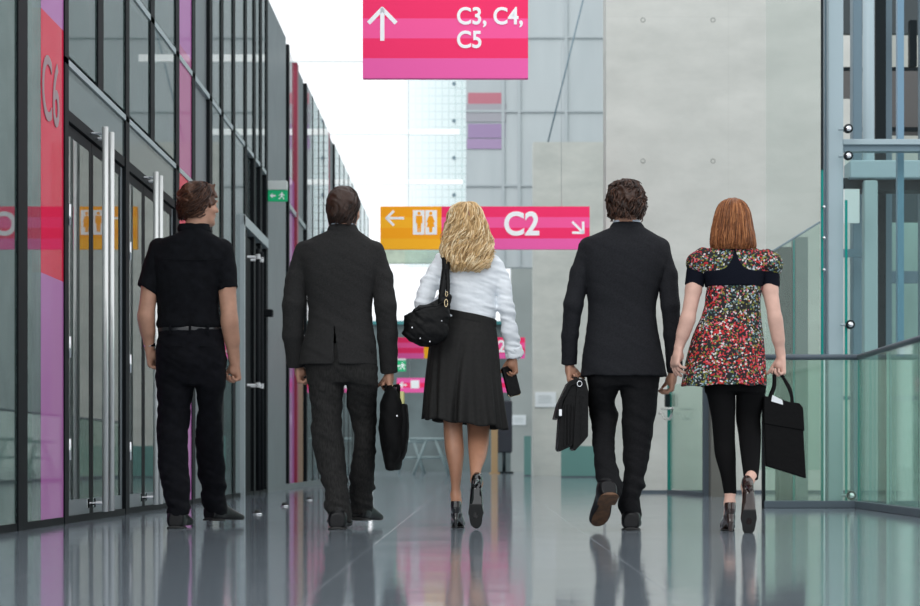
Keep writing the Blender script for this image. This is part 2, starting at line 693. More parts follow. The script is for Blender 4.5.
def foot_matrix(heel, yaw, pitch, roll=0):
    a = math.radians(yaw)
    return (Matrix.Translation(Vector(heel)) @ Matrix.Rotation(-a, 4, 'Z') @ Matrix.Rotation(-math.radians(pitch), 4, 'X')
            @ Matrix.Rotation(math.radians(roll), 4, 'Y'))


def mans_shoe(parent, M, upper=LEATHER, solem=SOLE, label=None):
    V = Vox((-.07, -.03, -.01), (.07, .34, .15), .0035)
    V.put(loft([(-.012, 0, .042, .036, .042), (.006, 0, .048, .047, .052), (.05, 0, .056, .050, .060), (.10, 0, .052, .044, .052),
                (.15, 0, .042, .047, .041), (.21, 0, .031, .053, .030), (.26, 0, .026, .050, .022), (.285, 0, .023, .040, .017),
                (.300, 0, .020, .022, .010)], 2.45, 1))
    V.put(cap((0, .045, .06), (0, .048, .105), .042, .040), .01)
    V.put(plane((0, 0, -1), -.012), .004, 'i')
    V.put(plane((0, .25, 1), .122), .004, 'i')
    for i in range(4):
        V.put(ell((0, .105 + i * .018, .098 - i * .011), (.018, .004, .005)), .003)
    o = V.build('shoe', upper, parent, 2)
    if label:
        o['label'] = label
    place(o, M)
    S = Vox((-.07, -.03, -.01), (.07, .34, .05), .0035)
    S.put(loft([(-.018, 0, .0, .034, .016), (.000, 0, .0, .048, .016), (.06, 0, .0, .050, .016), (.12, 0, .0, .042, .016), (.2, 0, 0, .057, .016),
                (.26, 0, 0, .054, .016), (.29, 0, 0, .042, .016), (.308, 0, 0, .018, .014)], 2.2, 1))
    S.put(plane((0, 0, 1), .018), .002, 'i')
    S.put(((lambda X, Y, Z: np.where(Y < .085, -.0005 - Z, .010 - Z)), None, None), .002, 'i')
    S.build('sole', solem, o)
    return o


def pump(parent, M, m=PATENT, hh=.085, heel_r=(.017, .0055), label=None, heelm=None):
    """court shoe with a high heel"""
    V = Vox((-.06, -.04, -.01), (.06, .26, .19), .003)
    # sole line: rises from the ball to the heel
    for (y0, z0, a0), (y1, z1, a1) in zip([(.232, .013, .020), (.21, .014, .030), (.165, .016, .038), (.13, .022, .034), (.08, .052, .026), (.03, hh + .006, .026), (.012, hh + .012, .024)],
                                          [(.21, .014, .030), (.165, .016, .038), (.13, .022, .034), (.08, .052, .028), (.03, hh + .006, .028), (.012, hh + .012, .024), (.008, hh + .02, .023)]):
        V.put(cap((0, y0, z0), (0, y1, z1), a0, a1, ((0, .35, .94), 2.6)), .004)
    V.put(cap((0, .225, .018), (0, .165, .026), .016, .036, ((0, 0, 1), 1.5)), .01)
    V.put(loft([(hh - .008, 0, .034, .022, .036), (hh + .02, 0, .026, .028, .040), (hh + .045, 0, .024, .029, .038), (hh + .06, 0, .022, .026, .035)], 2.2, 2), .006)
    V.put(cap((0, .06, .07), (0, .17, .030), .030, .038), .01)
    V.put(cap((0, .075, .155), (0, .17, .075), .034, .022), .003, 's')
    V.put(loft([(hh + .008, 0, .030, .021, .034), (hh + .08, 0, .030, .024, .034)], 2.2, 2), .003, 's')
    V.put(plane((0, 0, -1), 0.), .001, 'i')
    o = V.build('shoe', m, parent, 3)
    if label:
        o['label'] = label
    place(o, M)
    H = Vox((-.05, -.04, -.01), (.05, .08, .12), .0025)
    H.put(cap((0, .014, hh - .004), (0, .004, hh * .55), heel_r[0], (heel_r[0] + heel_r[1]) / 2))
    H.put(cap((0, .004, hh * .55), (0, .004, .0), (heel_r[0] + heel_r[1]) / 2, heel_r[1]), .006)
    H.put(plane((0, 0, -1), 0.), .001, 'i')
    H.build('heel', heelm or m, o)
    S = Vox((-.06, .05, -.01), (.06, .26, .04), .003)
    S.put(loft([(.11, 0, .004, .030, .008), (.15, 0, .002, .037, .008), (.19, 0, .002, .034, .008), (.225, 0, .002, .029, .008), (.244, 0, .003, .014, .006)], 2.2, 1))
    S.put(plane((0, 0, -1), 0.0), .001, 'i')
    S.put(plane((0, 0, 1), .008), .001, 'i')
    S.build('sole', SOLE, o)
    return o


def sock(root, M, L):
    A = M @ Vector((0, .050, .085))
    B = Vector((L[-1][1], L[-1][2], L[-1][0] + .05))
    V = Vox(*box_of([A, B], .08), .005)
    V.put(cap(A, B, .041, .046))
    V.put(cap(A, M @ Vector((0, .10, .06)), .041, .036), .01)
    V.build('sock', SOCK, root)


def foot_in(V, M, ankle_l, ball_l, r=(.036, .034), k=.02):
    A, B = M @ Vector(ankle_l), M @ Vector(ball_l)
    V.put(cap(A, B, r[0], r[1]), k)
    return A


def folds(amp, sx, sy, sz, seed, tilt=0., lo=None, hi=None, amp2=None):
    def fn(x, y, z):
        a = amp
        if lo is not None:
            w = np.clip((z - lo) / (hi - lo), 0, 1)
            a = amp2 + (amp - amp2) * w
        n = vnoise(x * sx + z * tilt, y * sy, z * sz + x * tilt * .6, seed)
        n2 = vnoise(x * sx * 2.1 + 7, y * sy * 2, z * sz * 2.1 + x * tilt, seed + 5)
        return a * (n + .45 * n2)
    return fn


def trousers(w, name, m, root, pelvis, legs, seed=3, amp=.006, h=.005):
    allr = pelvis + legs[0] + legs[1]
    lo = (min(r[1] - r[3] for r in allr) - .03, min(r[2] - r[4] for r in allr) - .03, min(r[0] for r in allr) - .03)
    hi = (max(r[1] + r[3] for r in allr) + .03, max(r[2] + r[4] for r in allr) + .03, max(r[0] for r in allr) + .03)
    V = Vox(lo, hi, h)
    for L in legs:
        V.put(loft(L, 2.15), .012)
    V.put(loft(pelvis, 2.4), .02)
    zb = min(r[0] for r in allr)
    V.warp(folds(amp * .55, 9, 9, 22, seed, 14, zb + .12, zb + .30, amp * 1.3))
    V.warp(folds(amp * .35, 22, 22, 34, seed + 9, 22))
    return V.build(name, m, root, 2)


def jacket(w, root, m, rows, arms, vent=None, seed=1, h=.005, collar=None, amp=.006):
    zs = [r[0] for r in rows]
    pts = [p for a in arms for p in a[0]]
    lo, hi = box_of(pts + [Vector((r[1] - r[3], r[2] - r[4], r[0])) for r in rows] + [Vector((r[1] + r[3], r[2] + r[4], r[0])) for r in rows], .09)
    V = Vox(lo, hi, h)
    V.put(loft(rows, 2.5))
    zb = min(zs)
    # open below: hollow the skirt of the jacket
    if vent:
        vx, z1, wd = vent
        def cut(X, Y, Z):
            return np.maximum(np.maximum(np.abs(X - vx - (z1 - Z) * .05) - (z1 - Z) * wd, Z - z1), Y + .0)
        V.put((cut, None, None), .002, 's')
    inner = [(r[0], r[1], r[2], r[3] - .012, r[4] - .012) for r in rows]
    V.put(loft(inner, 2.5, t0=zb - .05, t1=zb + .14), .004, 's')
    for P, Rr in arms:
        A = Vox(V.ax[0][[0, -1]][[0, 0]].tolist() if False else lo, hi, h)
        A.chain(P, [r_ - .002 for r_ in Rr], .018)
        # cuff cut square to the forearm
        d = (P[-1] - P[-2]).normalized()
        A.put(plane(d, d.dot(P[-1])), .003, 'i')
        k = .022
        hh = np.clip(k - np.abs(V.F - A.F), 0, None) / k
        # blend at the shoulder only, crease below the armpit
        zz = V.ax[2][None, None, :]
        sh = P[0][2] if not hasattr(P[0], 'z') else P[0].z
        wgt = np.clip((zz - (sh - .16)) / .08, 0, 1)
        V.F = np.minimum(V.F, A.F) - hh * hh * k / 4 * wgt
        V.F = V.F.astype(F32)
    V.warp(folds(amp * .42, 7, 7, 13, seed, 12))
    V.warp(folds(amp * .42, 15, 15, 30, seed + 3, 24))
    o = V.build('jacket', m, root, 2)
    if collar:
        mk_collar(collar, m, o, 'collar')
    return o


def mk_collar(rows, m, parent, name, n=2.2, thick=.007):
    lo = (min(r[1] - r[3] for r in rows) - .03, min(r[2] - r[4] for r in rows) - .03, min(r[0] for r in rows) - .02)
    hi = (max(r[1] + r[3] for r in rows) + .03, max(r[2] + r[4] for r in rows) + .03, max(r[0] for r in rows) + .02)
    V = Vox(lo, hi, .0035)
    V.put(loft(rows, n))
    V.put(loft([(r[0], r[1], r[2], r[3] - thick, r[4] - thick) for r in rows], n, t0=min(r[0] for r in rows) - .03, t1=max(r[0] for r in rows) + .03), .002, 's')
    cx, cy = rows[0][1], rows[0][2]
    # open at the throat
    V.put(((lambda X, Y, Z: np.maximum(np.abs(X - cx) - .02, cy + .02 - Y)), None, None), .003, 's')
    return V.build(name, m, parent, 1)


def body_vox(w, pts, h=.0045, m=.13):
    lo, hi = box_of(pts, m)
    lo[2] = max(lo[2], -.02)
    return Vox(lo, hi, h)


def shrink(rows, g):
    return [(r[0], r[1], r[2], max(r[3] - g, .02), max(r[4] - g, .02)) for r in rows]


# ------------------------------------------------------------------ first man: black short-sleeved shirt
def man_polo():
    w = Who(195, 10.4)
    q, row = w.q, w.row
    root = empty('person', (w.X0, w.Y, 0), label='man in a black short-sleeved shirt and black trousers, head turned to the side, walking', cat='person')
    hc = q(198.5, 206, .01)
    ys = 54
    sh_l, el_l, wr_l = q(156, 250, 0), q(146, 315, -.05), q(149.5, 347, .0)
    sh_r, el_r, wr_r = q(225, 252, 0), q(229.5, 319, -.04), q(234.5, 361, .03)
    shirt = [row(226, 183, 207, .05, -.015), row(233, 178, 212, .062, -.015), row(240, 161, 223, .080, -.01), row(247, 153, 230, .095), row(262, 152, 229, .112),
             row(285, 155, 222, .118), row(305, 157.5, 219, .112), row(318, 158, 220, .112), row(325, 157, 222.5, .118), row(329, 159, 221, .112)]
    pelvis = [row(327, 159, 221, .108), row(340, 157, 224, .118, -.01), row(358, 156, 226, .128, -.015), row(374, 156.5, 225, .12, -.005), row(386, 157, 224, .10)]
    left = [row(366, 157, 196, .10), row(385, 157, 194.5, .100), row(410, 158, 190.6, .088), row(441, 157, 187.5, .075, -.03), row(472, 159.5, 189, .070, -.06),
            row(495, 164, 190, .072, -.09), row(507, 167.5, 190, .074, -.10), row(515, 168, 189.5, .073, -.10)]
    right = [row(366, 192, 226, .10), row(385, 195.5, 224, .100), row(410, 197.5, 222, .085, .06), row(441, 196, 222.6, .078, .14), row(472, 198, 225, .072, .22),
             row(500, 203, 226.5, .072, .28), row(508, 204, 226.5, .072, .30), row(514, 204.5, 226, .070, .30)]
    ML = foot_matrix(q(175.5, 527.5, -.16), 2, 0)
    ML.translation.z = .0
    MR = foot_matrix(q(210, 520.5, .25), 26, 3)
    V = body_vox(w, [hc + Vector((0, 0, .1)), wr_l, wr_r, q(160, 520, -.2), q(235, 520, .4), q(150, 370), q(245, 385)])
    V.put(loft(shrink(shirt, .030), 2.4))
    V.put(loft(shrink(pelvis[:-1], .036), 2.4), .0)
    for L, M in ((left, ML), (right, MR)):
        V.put(loft(shrink(L, .018), 2.1), .01)
        A = foot_in(V, M, (0, .055, .09), (0, .19, .035), (.034, .026))
        V.put(cap(A, Vector((L[-1][1], L[-1][2], L[-1][0])) + Vector((0, 0, .05)), .034, .042), .02)
    V.put(cap(q(195, 238, -.01), hc + Vector((-.005, -.022, -.05)), .062, .054), .02)
    head(V, hc, ys)
    V.chain([sh_l, q(150, 288, -.02), el_l, wr_l], [.036, .046, .043, .029], .012)
    V.put(cap(el_l + Vector((0, 0, -.03)), el_l.lerp(wr_l, .5), .040, .037), .02)
    V.chain([sh_r, q(227, 288, -.02), el_r, wr_r], [.036, .047, .044, .030], .012)
    V.put(cap(el_r + Vector((0, 0, -.03)), el_r.lerp(wr_r, .5), .042, .038), .02)
    hand(V, wr_l, (.10, .25, -1), (.3, 1, 0), (1, -.3, 0), (40, 45, 30))
    hand(V, wr_r, (.12, .25, -1), (-.5, .85, 0), (-.8, -.5, .0), (62, 70, 40), thumb=(.3, .8, .6))
    V.build('body', SKIN, root, 1)
    # shirt
    lo, hi = box_of([q(130, 225, -.14), q(246, 335, .14)], .03)
    S = Vox(lo, hi, .0045)
    S.put(loft(shirt, 2.4))
    for P in ([q(160.5, 249), q(154.5, 268), q(147.8, 290.5, -.02)], [q(221.5, 250), q(225, 268), q(227.6, 291, -.02)]):
        A = Vox(lo, hi, .0045)
        A.chain(P, [.060, .063, .060], .01)
        d = (P[2] - P[1]).normalized()
        dd = Vector((d.x * 2.2, d.y, d.z)).normalized()
        A.put(plane(dd, dd.dot(P[2])), .003, 'i')
        A.put(cap(P[1].lerp(P[2], .4), P[2] + d * .05, .046, .051), .002, 's')
        S.F = np.minimum(S.F, A.F - 0)
        k = .02
        hh = np.clip(k - np.abs(S.F - A.F), 0, None) / k
        wgt = np.clip((S.ax[2][None, None, :] - q(0, 262).z) / .05, 0, 1)
        S.F = (S.F - hh * hh * k / 8 * wgt).astype(F32)
    for sx, c in ((-1, q(163, 240.2)), (1, q(221, 242))):           # shoulder straps
        S.put(cap(c + Vector((-.03 * sx, 0, .014)), c + Vector((.032 * sx, 0, -.012)), .02, .018, ((.35 * sx, 0, .94), 2.5)), .003)
    S.warp(folds(.0035, 10, 10, 9, 4, 12))
    S.warp(folds(.0022, 26, 26, 22, 8, 20))
    so = S.build('shirt', BLK_SHIRT, root, 2)
    mk_collar([row(232, 178, 212, .060, -.012), row(228, 177.5, 210, .060, -.012), row(224, 179, 209.5, .058, -.010)], BLK_SHIRT, so, 'collar')
    st = MB()
    st.tube([q(158, 258, -.108), q(175, 259.5, -.118), q(195, 260, -.119), q(213, 259.5, -.117), q(226, 258, -.105)], .0022, 5)
    st.build('yoke_seam', BLK_SHIRT, so, True)
    tr = trousers(w, 'trousers', BLK_TROU, root, pelvis, (left, right), 3, .008)
    pk = MB()
    for x0, x1 in ((164, 182), (199, 217)):
        pk.tube([q(x0, 346, -.137), q((x0 + x1) / 2, 346.6, -.142), q(x1, 346, -.137)], .002, 5)
        pk.build('pocket_edge', BLK_TROU, tr, True)
        pk = MB()
    # belt
    B = Vox(*box_of([q(155, 325, -.13), q(226, 334, .13)], .02), .0035)
    br = [row(332.5, 158, 222, .113), row(327.5, 158, 222, .113)]
    B.put(loft(br, 2.4))
    B.put(loft([(r[0], r[1], r[2], r[3] - .006, r[4] - .006) for r in br], 2.4, t0=0, t1=2), .001, 's')
    bo = B.build('belt', BELT, root)
    lp = MB()
    for px in (170, 190, 208):
        c = q(px, 330, -.112)
        lp.box(c.x - .006, c.x + .006, c.y - .010, c.y + .004, c.z - .022, c.z + .022, .002)
        lp.build('belt_loop', BLK_TROU, bo)
        lp = MB()
    sock(root, ML, left)
    mans_shoe(root, ML)
    sock(root, MR, right)
    mans_shoe(root, MR)
    # watch
    wt = MB()
    c = wr_l + Vector((0, 0, .012))
    wt.lathe([(.029, -.012), (.033, -.010), (.033, .010), (.029, .012)], c, 'z', 20)
    wo = wt.build('wristwatch', CHROME, root, True)
    wf = MB()
    wf.lathe([(.015, -.036), (.016, -.030), (.015, -.024)], (c.x - .0, c.y, c.z), 'x', 16)
    wf.build('watch_face', SOLE, wo)
    # hair
    H = Vox(*box_of([hc], .15), .004)
    short_hair(H, hc, ys, 1., .006, -.07)
    H.warp(folds(.012, 32, 32, 32, 4, 20))
    ho = H.build('hair', H_BROWN, root, 1)
    strands('hair_lock', hair_rows(hc, 1, ys, .010, -.075), 900, .065, .0028, H_BROWN, ho, .008, 60, ys, 62, hc.z + .055, 5, jit=.006, swirl=.5, start=(0, .9))
    return root


# ------------------------------------------------------------------ second man: charcoal tweed jacket
def man_tweed():
    w = Who(345, 10.25)
    q, row = w.q, w.row
    root = empty('person', (w.X0, w.Y, 0), label='man in a charcoal tweed jacket with a centre vent, carrying a soft black bag', cat='person')
    hc = q(344, 210.5, .01)
    rows = [row(226, 331, 355, .055, -.012), row(231, 327, 359, .066, -.01), row(238, 312, 369, .085), row(246, 301, 379, .102), row(258, 299, 381, .120),
            row(275, 303, 378, .128), row(295, 307.5, 373.5, .122), row(310, 308.5, 372, .116), row(325, 307, 373, .122), row(345, 302.5, 376, .138), row(365.5, 299, 378, .145)]
    rh = row(365.5, 299, 378, .145)
    sl = ([q(304, 250), q(297, 280), q(293.5, 305, -.03), q(293, 335, -.01), q(296.5, 366, .04)], [.052, .061, .060, .055, .050])
    sr = ([q(375, 251), q(382, 280), q(385.5, 305, -.03), q(387.5, 335, 0), q(389, 373, .05)], [.052, .061, .059, .054, .049])
    wl, wrr = q(298, 363, .04), q(389, 370, .05)
    pelvis = [row(345, 307, 374, .115), row(362, 306, 376, .13), row(375, 306.5, 377, .12), row(384, 308, 377, .105)]
    left = [row(365, 307, 347, .105), row(383, 308, 345, .105), row(411, 311, 341.5, .092), row(441, 312, 343, .082, -.02), row(472, 318.5, 347, .078, -.04),
            row(495, 325, 349, .078, -.07), row(508, 326, 351, .086, -.08), row(514, 328, 350.5, .084, -.08), row(521, 327.5, 350, .080, -.08)]
    right = [row(365, 345, 377, .105), row(383, 346, 377, .105), row(405, 347, 377, .098, .08), row(422, 351, 376.5, .095, .13), row(440, 354, 376, .084, .12),
             row(472, 350, 375, .080, .17), row(495, 349, 373.5, .078, .22), row(507, 349, 373, .082, .24), row(513, 350, 372, .078, .24)]
    ML = foot_matrix(q(337, 528, -.17), 3, 0)
    ML.translation.z = 0
    MR = foot_matrix(q(358, 520, .20), 17, 4)
    V = body_vox(w, [hc + Vector((0, 0, .1)), wl, wrr, q(300, 528, -.2), q(375, 520, .4), q(290, 370), q(402, 390)])
    V.put(loft(shrink(rows[:-2], .034), 2.4))
    V.put(loft(shrink(pelvis[:-1], .036), 2.4), .0)
    for L, M in ((left, ML), (right, MR)):
        V.put(loft(shrink(L, .020), 2.1), .01)
        A = foot_in(V, M, (0, .055, .09), (0, .19, .035), (.034, .026))
        V.put(cap(A, Vector((L[-1][1], L[-1][2], L[-1][0] + .05)), .034, .042), .02)
    V.put(cap(q(343.5, 236, -.01), hc + Vector((0, -.02, -.05)), .062, .055), .02)
    head(V, hc, 14, 1.02)
    for P, W in ((sl[0], wl), (sr[0], wrr)):
        V.chain(P[:-1] + [W], [.045, .044, .042, .036, .029], .02)
    hand(V, wl, (.10, .2, -1), (.1, 1, 0), (1, -.1, 0), (55, 60, 35))
    grip = hand(V, wrr, (.05, .12, -1), (.1, 1, 0), (-.35, .0, 0) if False else (-1, .1, 0), (75, 80, 45), thumb=(.3, .7, .7))
    V.build('body', SKIN, root, 1)
    jacket(w, root, GREY_SUIT, rows, (sl, sr), (q(336, 330).x, q(336, 326).z, .055), 11, collar=[row(234, 327, 360, .066, -.012), row(229, 327.5, 358, .064, -.012), row(225, 330, 356, .060, -.010)])
    mk_collar([row(229, 330, 356, .058, -.01), row(223.5, 331, 355, .055, -.008)], SHIRT_W, root, 'shirt_collar')
    trousers(w, 'trousers', GREY_TROU, root, pelvis, (left, right), 23, .010)
    sock(root, ML, left)
    mans_shoe(root, ML)
    sock(root, MR, right)
    mans_shoe(root, MR)
    H = Vox(*box_of([hc], .15), .004)
    short_hair(H, hc, 14, 1.02, .003, -.075)
    H.warp(folds(.004, 50, 50, 50, 4, 20))
    ho = H.build('hair', H_DARK, root, 1)
    strands('hair_lock', hair_rows(hc, 1.02, 14, .004, -.085), 650, .05, .0028, H_DARK, ho, .003, 40, 14, 60, hc.z + .06, 8, jit=.004, swirl=.3, start=(0, .92))
    return root, Vector(root.location) + grip


# ------------------------------------------------------------------ blonde woman: white blouse, black skirt
def woman_blonde():
    w = Who(465, 10.4)
    q, row = w.q, w.row
    root = empty('person', (w.X0, w.Y, 0), label='woman with long wavy blonde hair in a white blouse and black pleated skirt, walking', cat='person')
    hc = q(466, 223.5, .02)
    bl = [row(240, 458, 476, .045, 0), row(250, 449, 486, .065), row(256, 440, 497, .082), row(264, 436, 503, .092), row(280, 438, 500, .100), row(296, 442, 497, .102),
          row(308, 443, 496, .098), row(318, 442, 496, .098), row(323, 445, 492, .092), row(331, 447, 489, .085)]
    sl_l = ([q(442, 262), q(430, 282, -.02), q(423, 303, -.05), q(431, 312, .02), q(441, 300, .14)], [.046, .050, .046, .042, .034])
    sl_r = ([q(497.5, 266), q(502.5, 285), q(505.5, 303, -.02), q(509.5, 330, 0), q(514, 351, .03)], [.044, .047, .043, .040, .037])
    wl, wr_ = q(444, 296, .16), q(512.5, 356, .035)
    sk = [row(314, 443, 495.5, .101), row(321, 442, 496, .105), row(332, 437, 497.5, .118), row(346, 430, 499, .132), row(370, 427, 500.5, .150), row(395, 425, 503.5, .165), row(424, 423.5, 507.5, .178)]
    legL = [row(400, 440, 464, .075), row(420, 443, 462.5, .058, -.01), row(437, 444, 463, .054, -.03), row(452, 445.5, 464, .052, -.05), row(469, 449, 462.5, .043, -.06), row(485, 451, 460.5, .032, -.06), row(495, 451.5, 460, .030, -.06)]
    legR = [row(400, 465, 491, .075, .03), row(420, 466.5, 490, .060, .05), row(432, 467.5, 489.5, .056, .03), row(445, 468, 488.5, .056, -.04), row(458, 469, 486, .050, -.12), row(470, 470, 481.5, .036, -.20), row(480, 471, 481, .032, -.25)]
    ML = foot_matrix(q(455.8, 527, -.13), 3, 0)
    ML.translation.z = 0
    MR = foot_matrix(q(472, 478, -.40), 8, 66)
    MR = foot_matrix(q(474.5, 484, -.40), 6, 70)
    V = body_vox(w, [hc + Vector((0, 0, .1)), wl, wr_, q(440, 528, -.5), q(490, 520, .1), q(405, 300), q(525, 380)], .0042)
    V.put(loft(shrink(bl, .028), 2.3))
    V.put(loft([row(310, 450, 488, .075), row(318, 450, 488, .075), row(340, 447, 488, .085, .0), row(365, 445, 489, .09, .0), row(390, 444, 489, .085), row(404, 443, 489, .075)], 2.3), .02)
    V.put(loft(legL, 2.0), .02)
    V.put(loft(legR, 2.0), .02)
    for L, M in ((legL, ML), (legR, MR)):
        A = foot_in(V, M, (0, .045, .135), (0, .155, .032), (.026, .024), .015)
        V.put(cap(A, M @ Vector((0, .022, .115)), .026, .022), .01)
        V.put(cap(A, Vector((L[-1][1], L[-1][2], L[-1][0])), .026, .030), .012)
    V.put(cap(q(466.5, 252, 0), hc + Vector((0, -.018, -.05)), .048, .046), .02)
    head(V, hc, 0, .94)
    V.chain(sl_l[0][:-1] + [wl], [.036, .036, .032, .030, .023], .02)
    V.chain(sl_r[0][:-1] + [wr_], [.035, .035, .032, .029, .024], .02)
    hand(V, wl, (.3, .3, .9), (-.6, .1, .2), (.3, -.9, 0), (30, 40, 25), .9, wr=.024)
    grip = hand(V, wr_, (.10, .12, -1), (-.45, .9, 0), (-.9, -.45, 0), (50, 55, 35), .92, wr=.025, thumb=(.3, .7, .7))
    V.build('body', SKIN_T, root, 1)
    # blouse
    lo, hi = box_of([q(408, 236, -.14), q(528, 362, .2)], .03)
    S = Vox(lo, hi, .0045)
    S.put(loft(bl, 2.3))
    for P, Rr in (sl_l, sl_r):
        S.chain(P, Rr, .012, first=.022)
    d = (sl_r[0][-1] - sl_r[0][-2]).normalized()
    S.put(cap(sl_r[0][-1] - d * .035, sl_r[0][-1] + d * .004, .042, .046), .006)
    S.warp(folds(.0075, 7, 7, 30, 14, 10))
    S.warp(folds(.003, 16, 16, 50, 18, 26))
    so = S.build('blouse', BLOUSE, root, 1)
    C = Vox(*box_of([sl_r[0][-1]], .09), .004)
    c = sl_r[0][-1]
    C.put(cap(c - d * .016, c + d * .022, .047, .050))
    C.put(cap(c - d * .05, c + d * .08, .040, .040), .002, 's')
    C.put(plane(d, d.dot(c) + .030), .002, 'i')
    C.put(plane(-d, -d.dot(c) + .022), .002, 'i')
    C.warp(folds(.005, 50, 50, 50, 3, 10))
    C.build('cuff', BLOUSE, so, 1)
    mk_collar([row(252, 450, 485, .065), row(245, 456, 478, .058)], BLOUSE, so, 'collar')
    # skirt: rings with pleats opening to the hem
    mb = MB()
    D = dense(sk)
    n = 180
    for li, sgn in ((0, 0.), (1, -.004)):
        base = len(mb.v)
        for j, t in enumerate(np.linspace(0, 1, 46)):
            z0, z1 = sk[-1][0], sk[0][0]
            zc = z1 + (z0 - z1) * t
            cx, cy, a, b = [float(np.interp(zc, D[:, 0], D[:, i])) for i in (1, 2, 3, 4)]
            for k in range(n):
                th = 2 * PI * k / n
                side = math.cos(th)
                ft = max(0, (t - .18) / .82)
                fold = (.010 * math.sin(11 * th + 1.2 * math.sin(3 * th)) + .006 * math.sin(23 * th + 2)) * ft ** 1.2
                # the deep pleat behind and the stitched gores right of it
                dp = (th - 4.75 + .28 * t)
                fold -= .030 * math.exp(-(dp / .055) ** 2) * ft ** .6
                fold += .014 * math.exp(-((dp - .16) / .10) ** 2) * ft
                x = cx + (a + fold + sgn) * math.copysign(abs(math.cos(th)) ** .92, math.cos(th))
                y = cy + (b + fold + sgn) * math.copysign(abs(math.sin(th)) ** .92, math.sin(th))
                zz = zc + (t * (-.030 * side - .006 * math.sin(9 * th) + .004 * math.sin(5 * th))) * 1.0 - .030 * side * (1 - t)
                mb.v.append((x, y, zz))
        for j in range(45):
            for k in range(n):
                a_, b_ = base + j * n + k, base + j * n + (k + 1) % n
                mb.f.append((a_, b_, b_ + n, a_ + n) if li == 0 else (b_, a_, a_ + n, b_ + n))
    for r_ in (0, 45):
        for k in range(n):
            a_, b_ = r_ * n + k, r_ * n + (k + 1) % n
            o_ = 46 * n
            mb.f.append((a_, b_, b_ + o_, a_ + o_))
    sko = mb.build('skirt', SKIRT, root, True)
    wb = MB()
    base = []
    for zz, g in ((.018, .002), (-.018, .004)):
        for k in range(60):
            th = 2 * PI * k / 60
            r0 = row(318, 442.5, 496, .104)
            base.append((r0[1] + (r0[3] + g) * math.cos(th), r0[2] + (r0[4] + g) * math.sin(th), r0[0] + zz - .030 * math.cos(th)))
    wb.add(base, [(k, (k + 1) % 60, 60 + (k + 1) % 60, 60 + k) for k in range(60)])
    wb.build('waistband', SKIRT, sko, True)
    pump(root, ML, PATENT, .085)
    pump(root, MR, PATENT, .085)
    # hair
    hr = [row(201.5, 464, 468, .01, .015), row(204, 456, 476, .05, .012), row(209, 450.5, 480.5, .082, .008), row(218, 448.5, 483.5, .092, 0), row(230, 446, 488, .088, -.012),
          row(243, 443.5, 492, .076, -.035), row(254, 443, 491.5, .062, -.062), row(264, 450, 488, .045, -.085), row(271, 458, 480, .028, -.098)]
    H = Vox(*box_of([q(435, 200, -.2), q(500, 280, .15)], .02), .0045)
    H.put(loft(shrink(hr, .006), 2.1))
    H.put(ell(hc + Vector((0, .115, -.04)), (.062, .09, .10)), .01, 's')
    H.warp(folds(.011, 38, 38, 14, 4, 20))
    ho = H.build('hair', H_BLOND, root, 1)
    strands('hair_lock', hr, 950, .26, .0036, H_BLOND, ho, .017, 48, 0, 58, hc.z + .06, 21, jit=.008, swirl=.15, start=(0, .75), n_pts=18, off=-.004)
    strands('curl', hr, 120, .12, .0036, H_BLOND, ho, .018, 75, 0, 75, hc.z + .06, 25, jit=.010, start=(.55, .95), n_pts=18, off=.0)
    return root, Vector(root.location) + grip


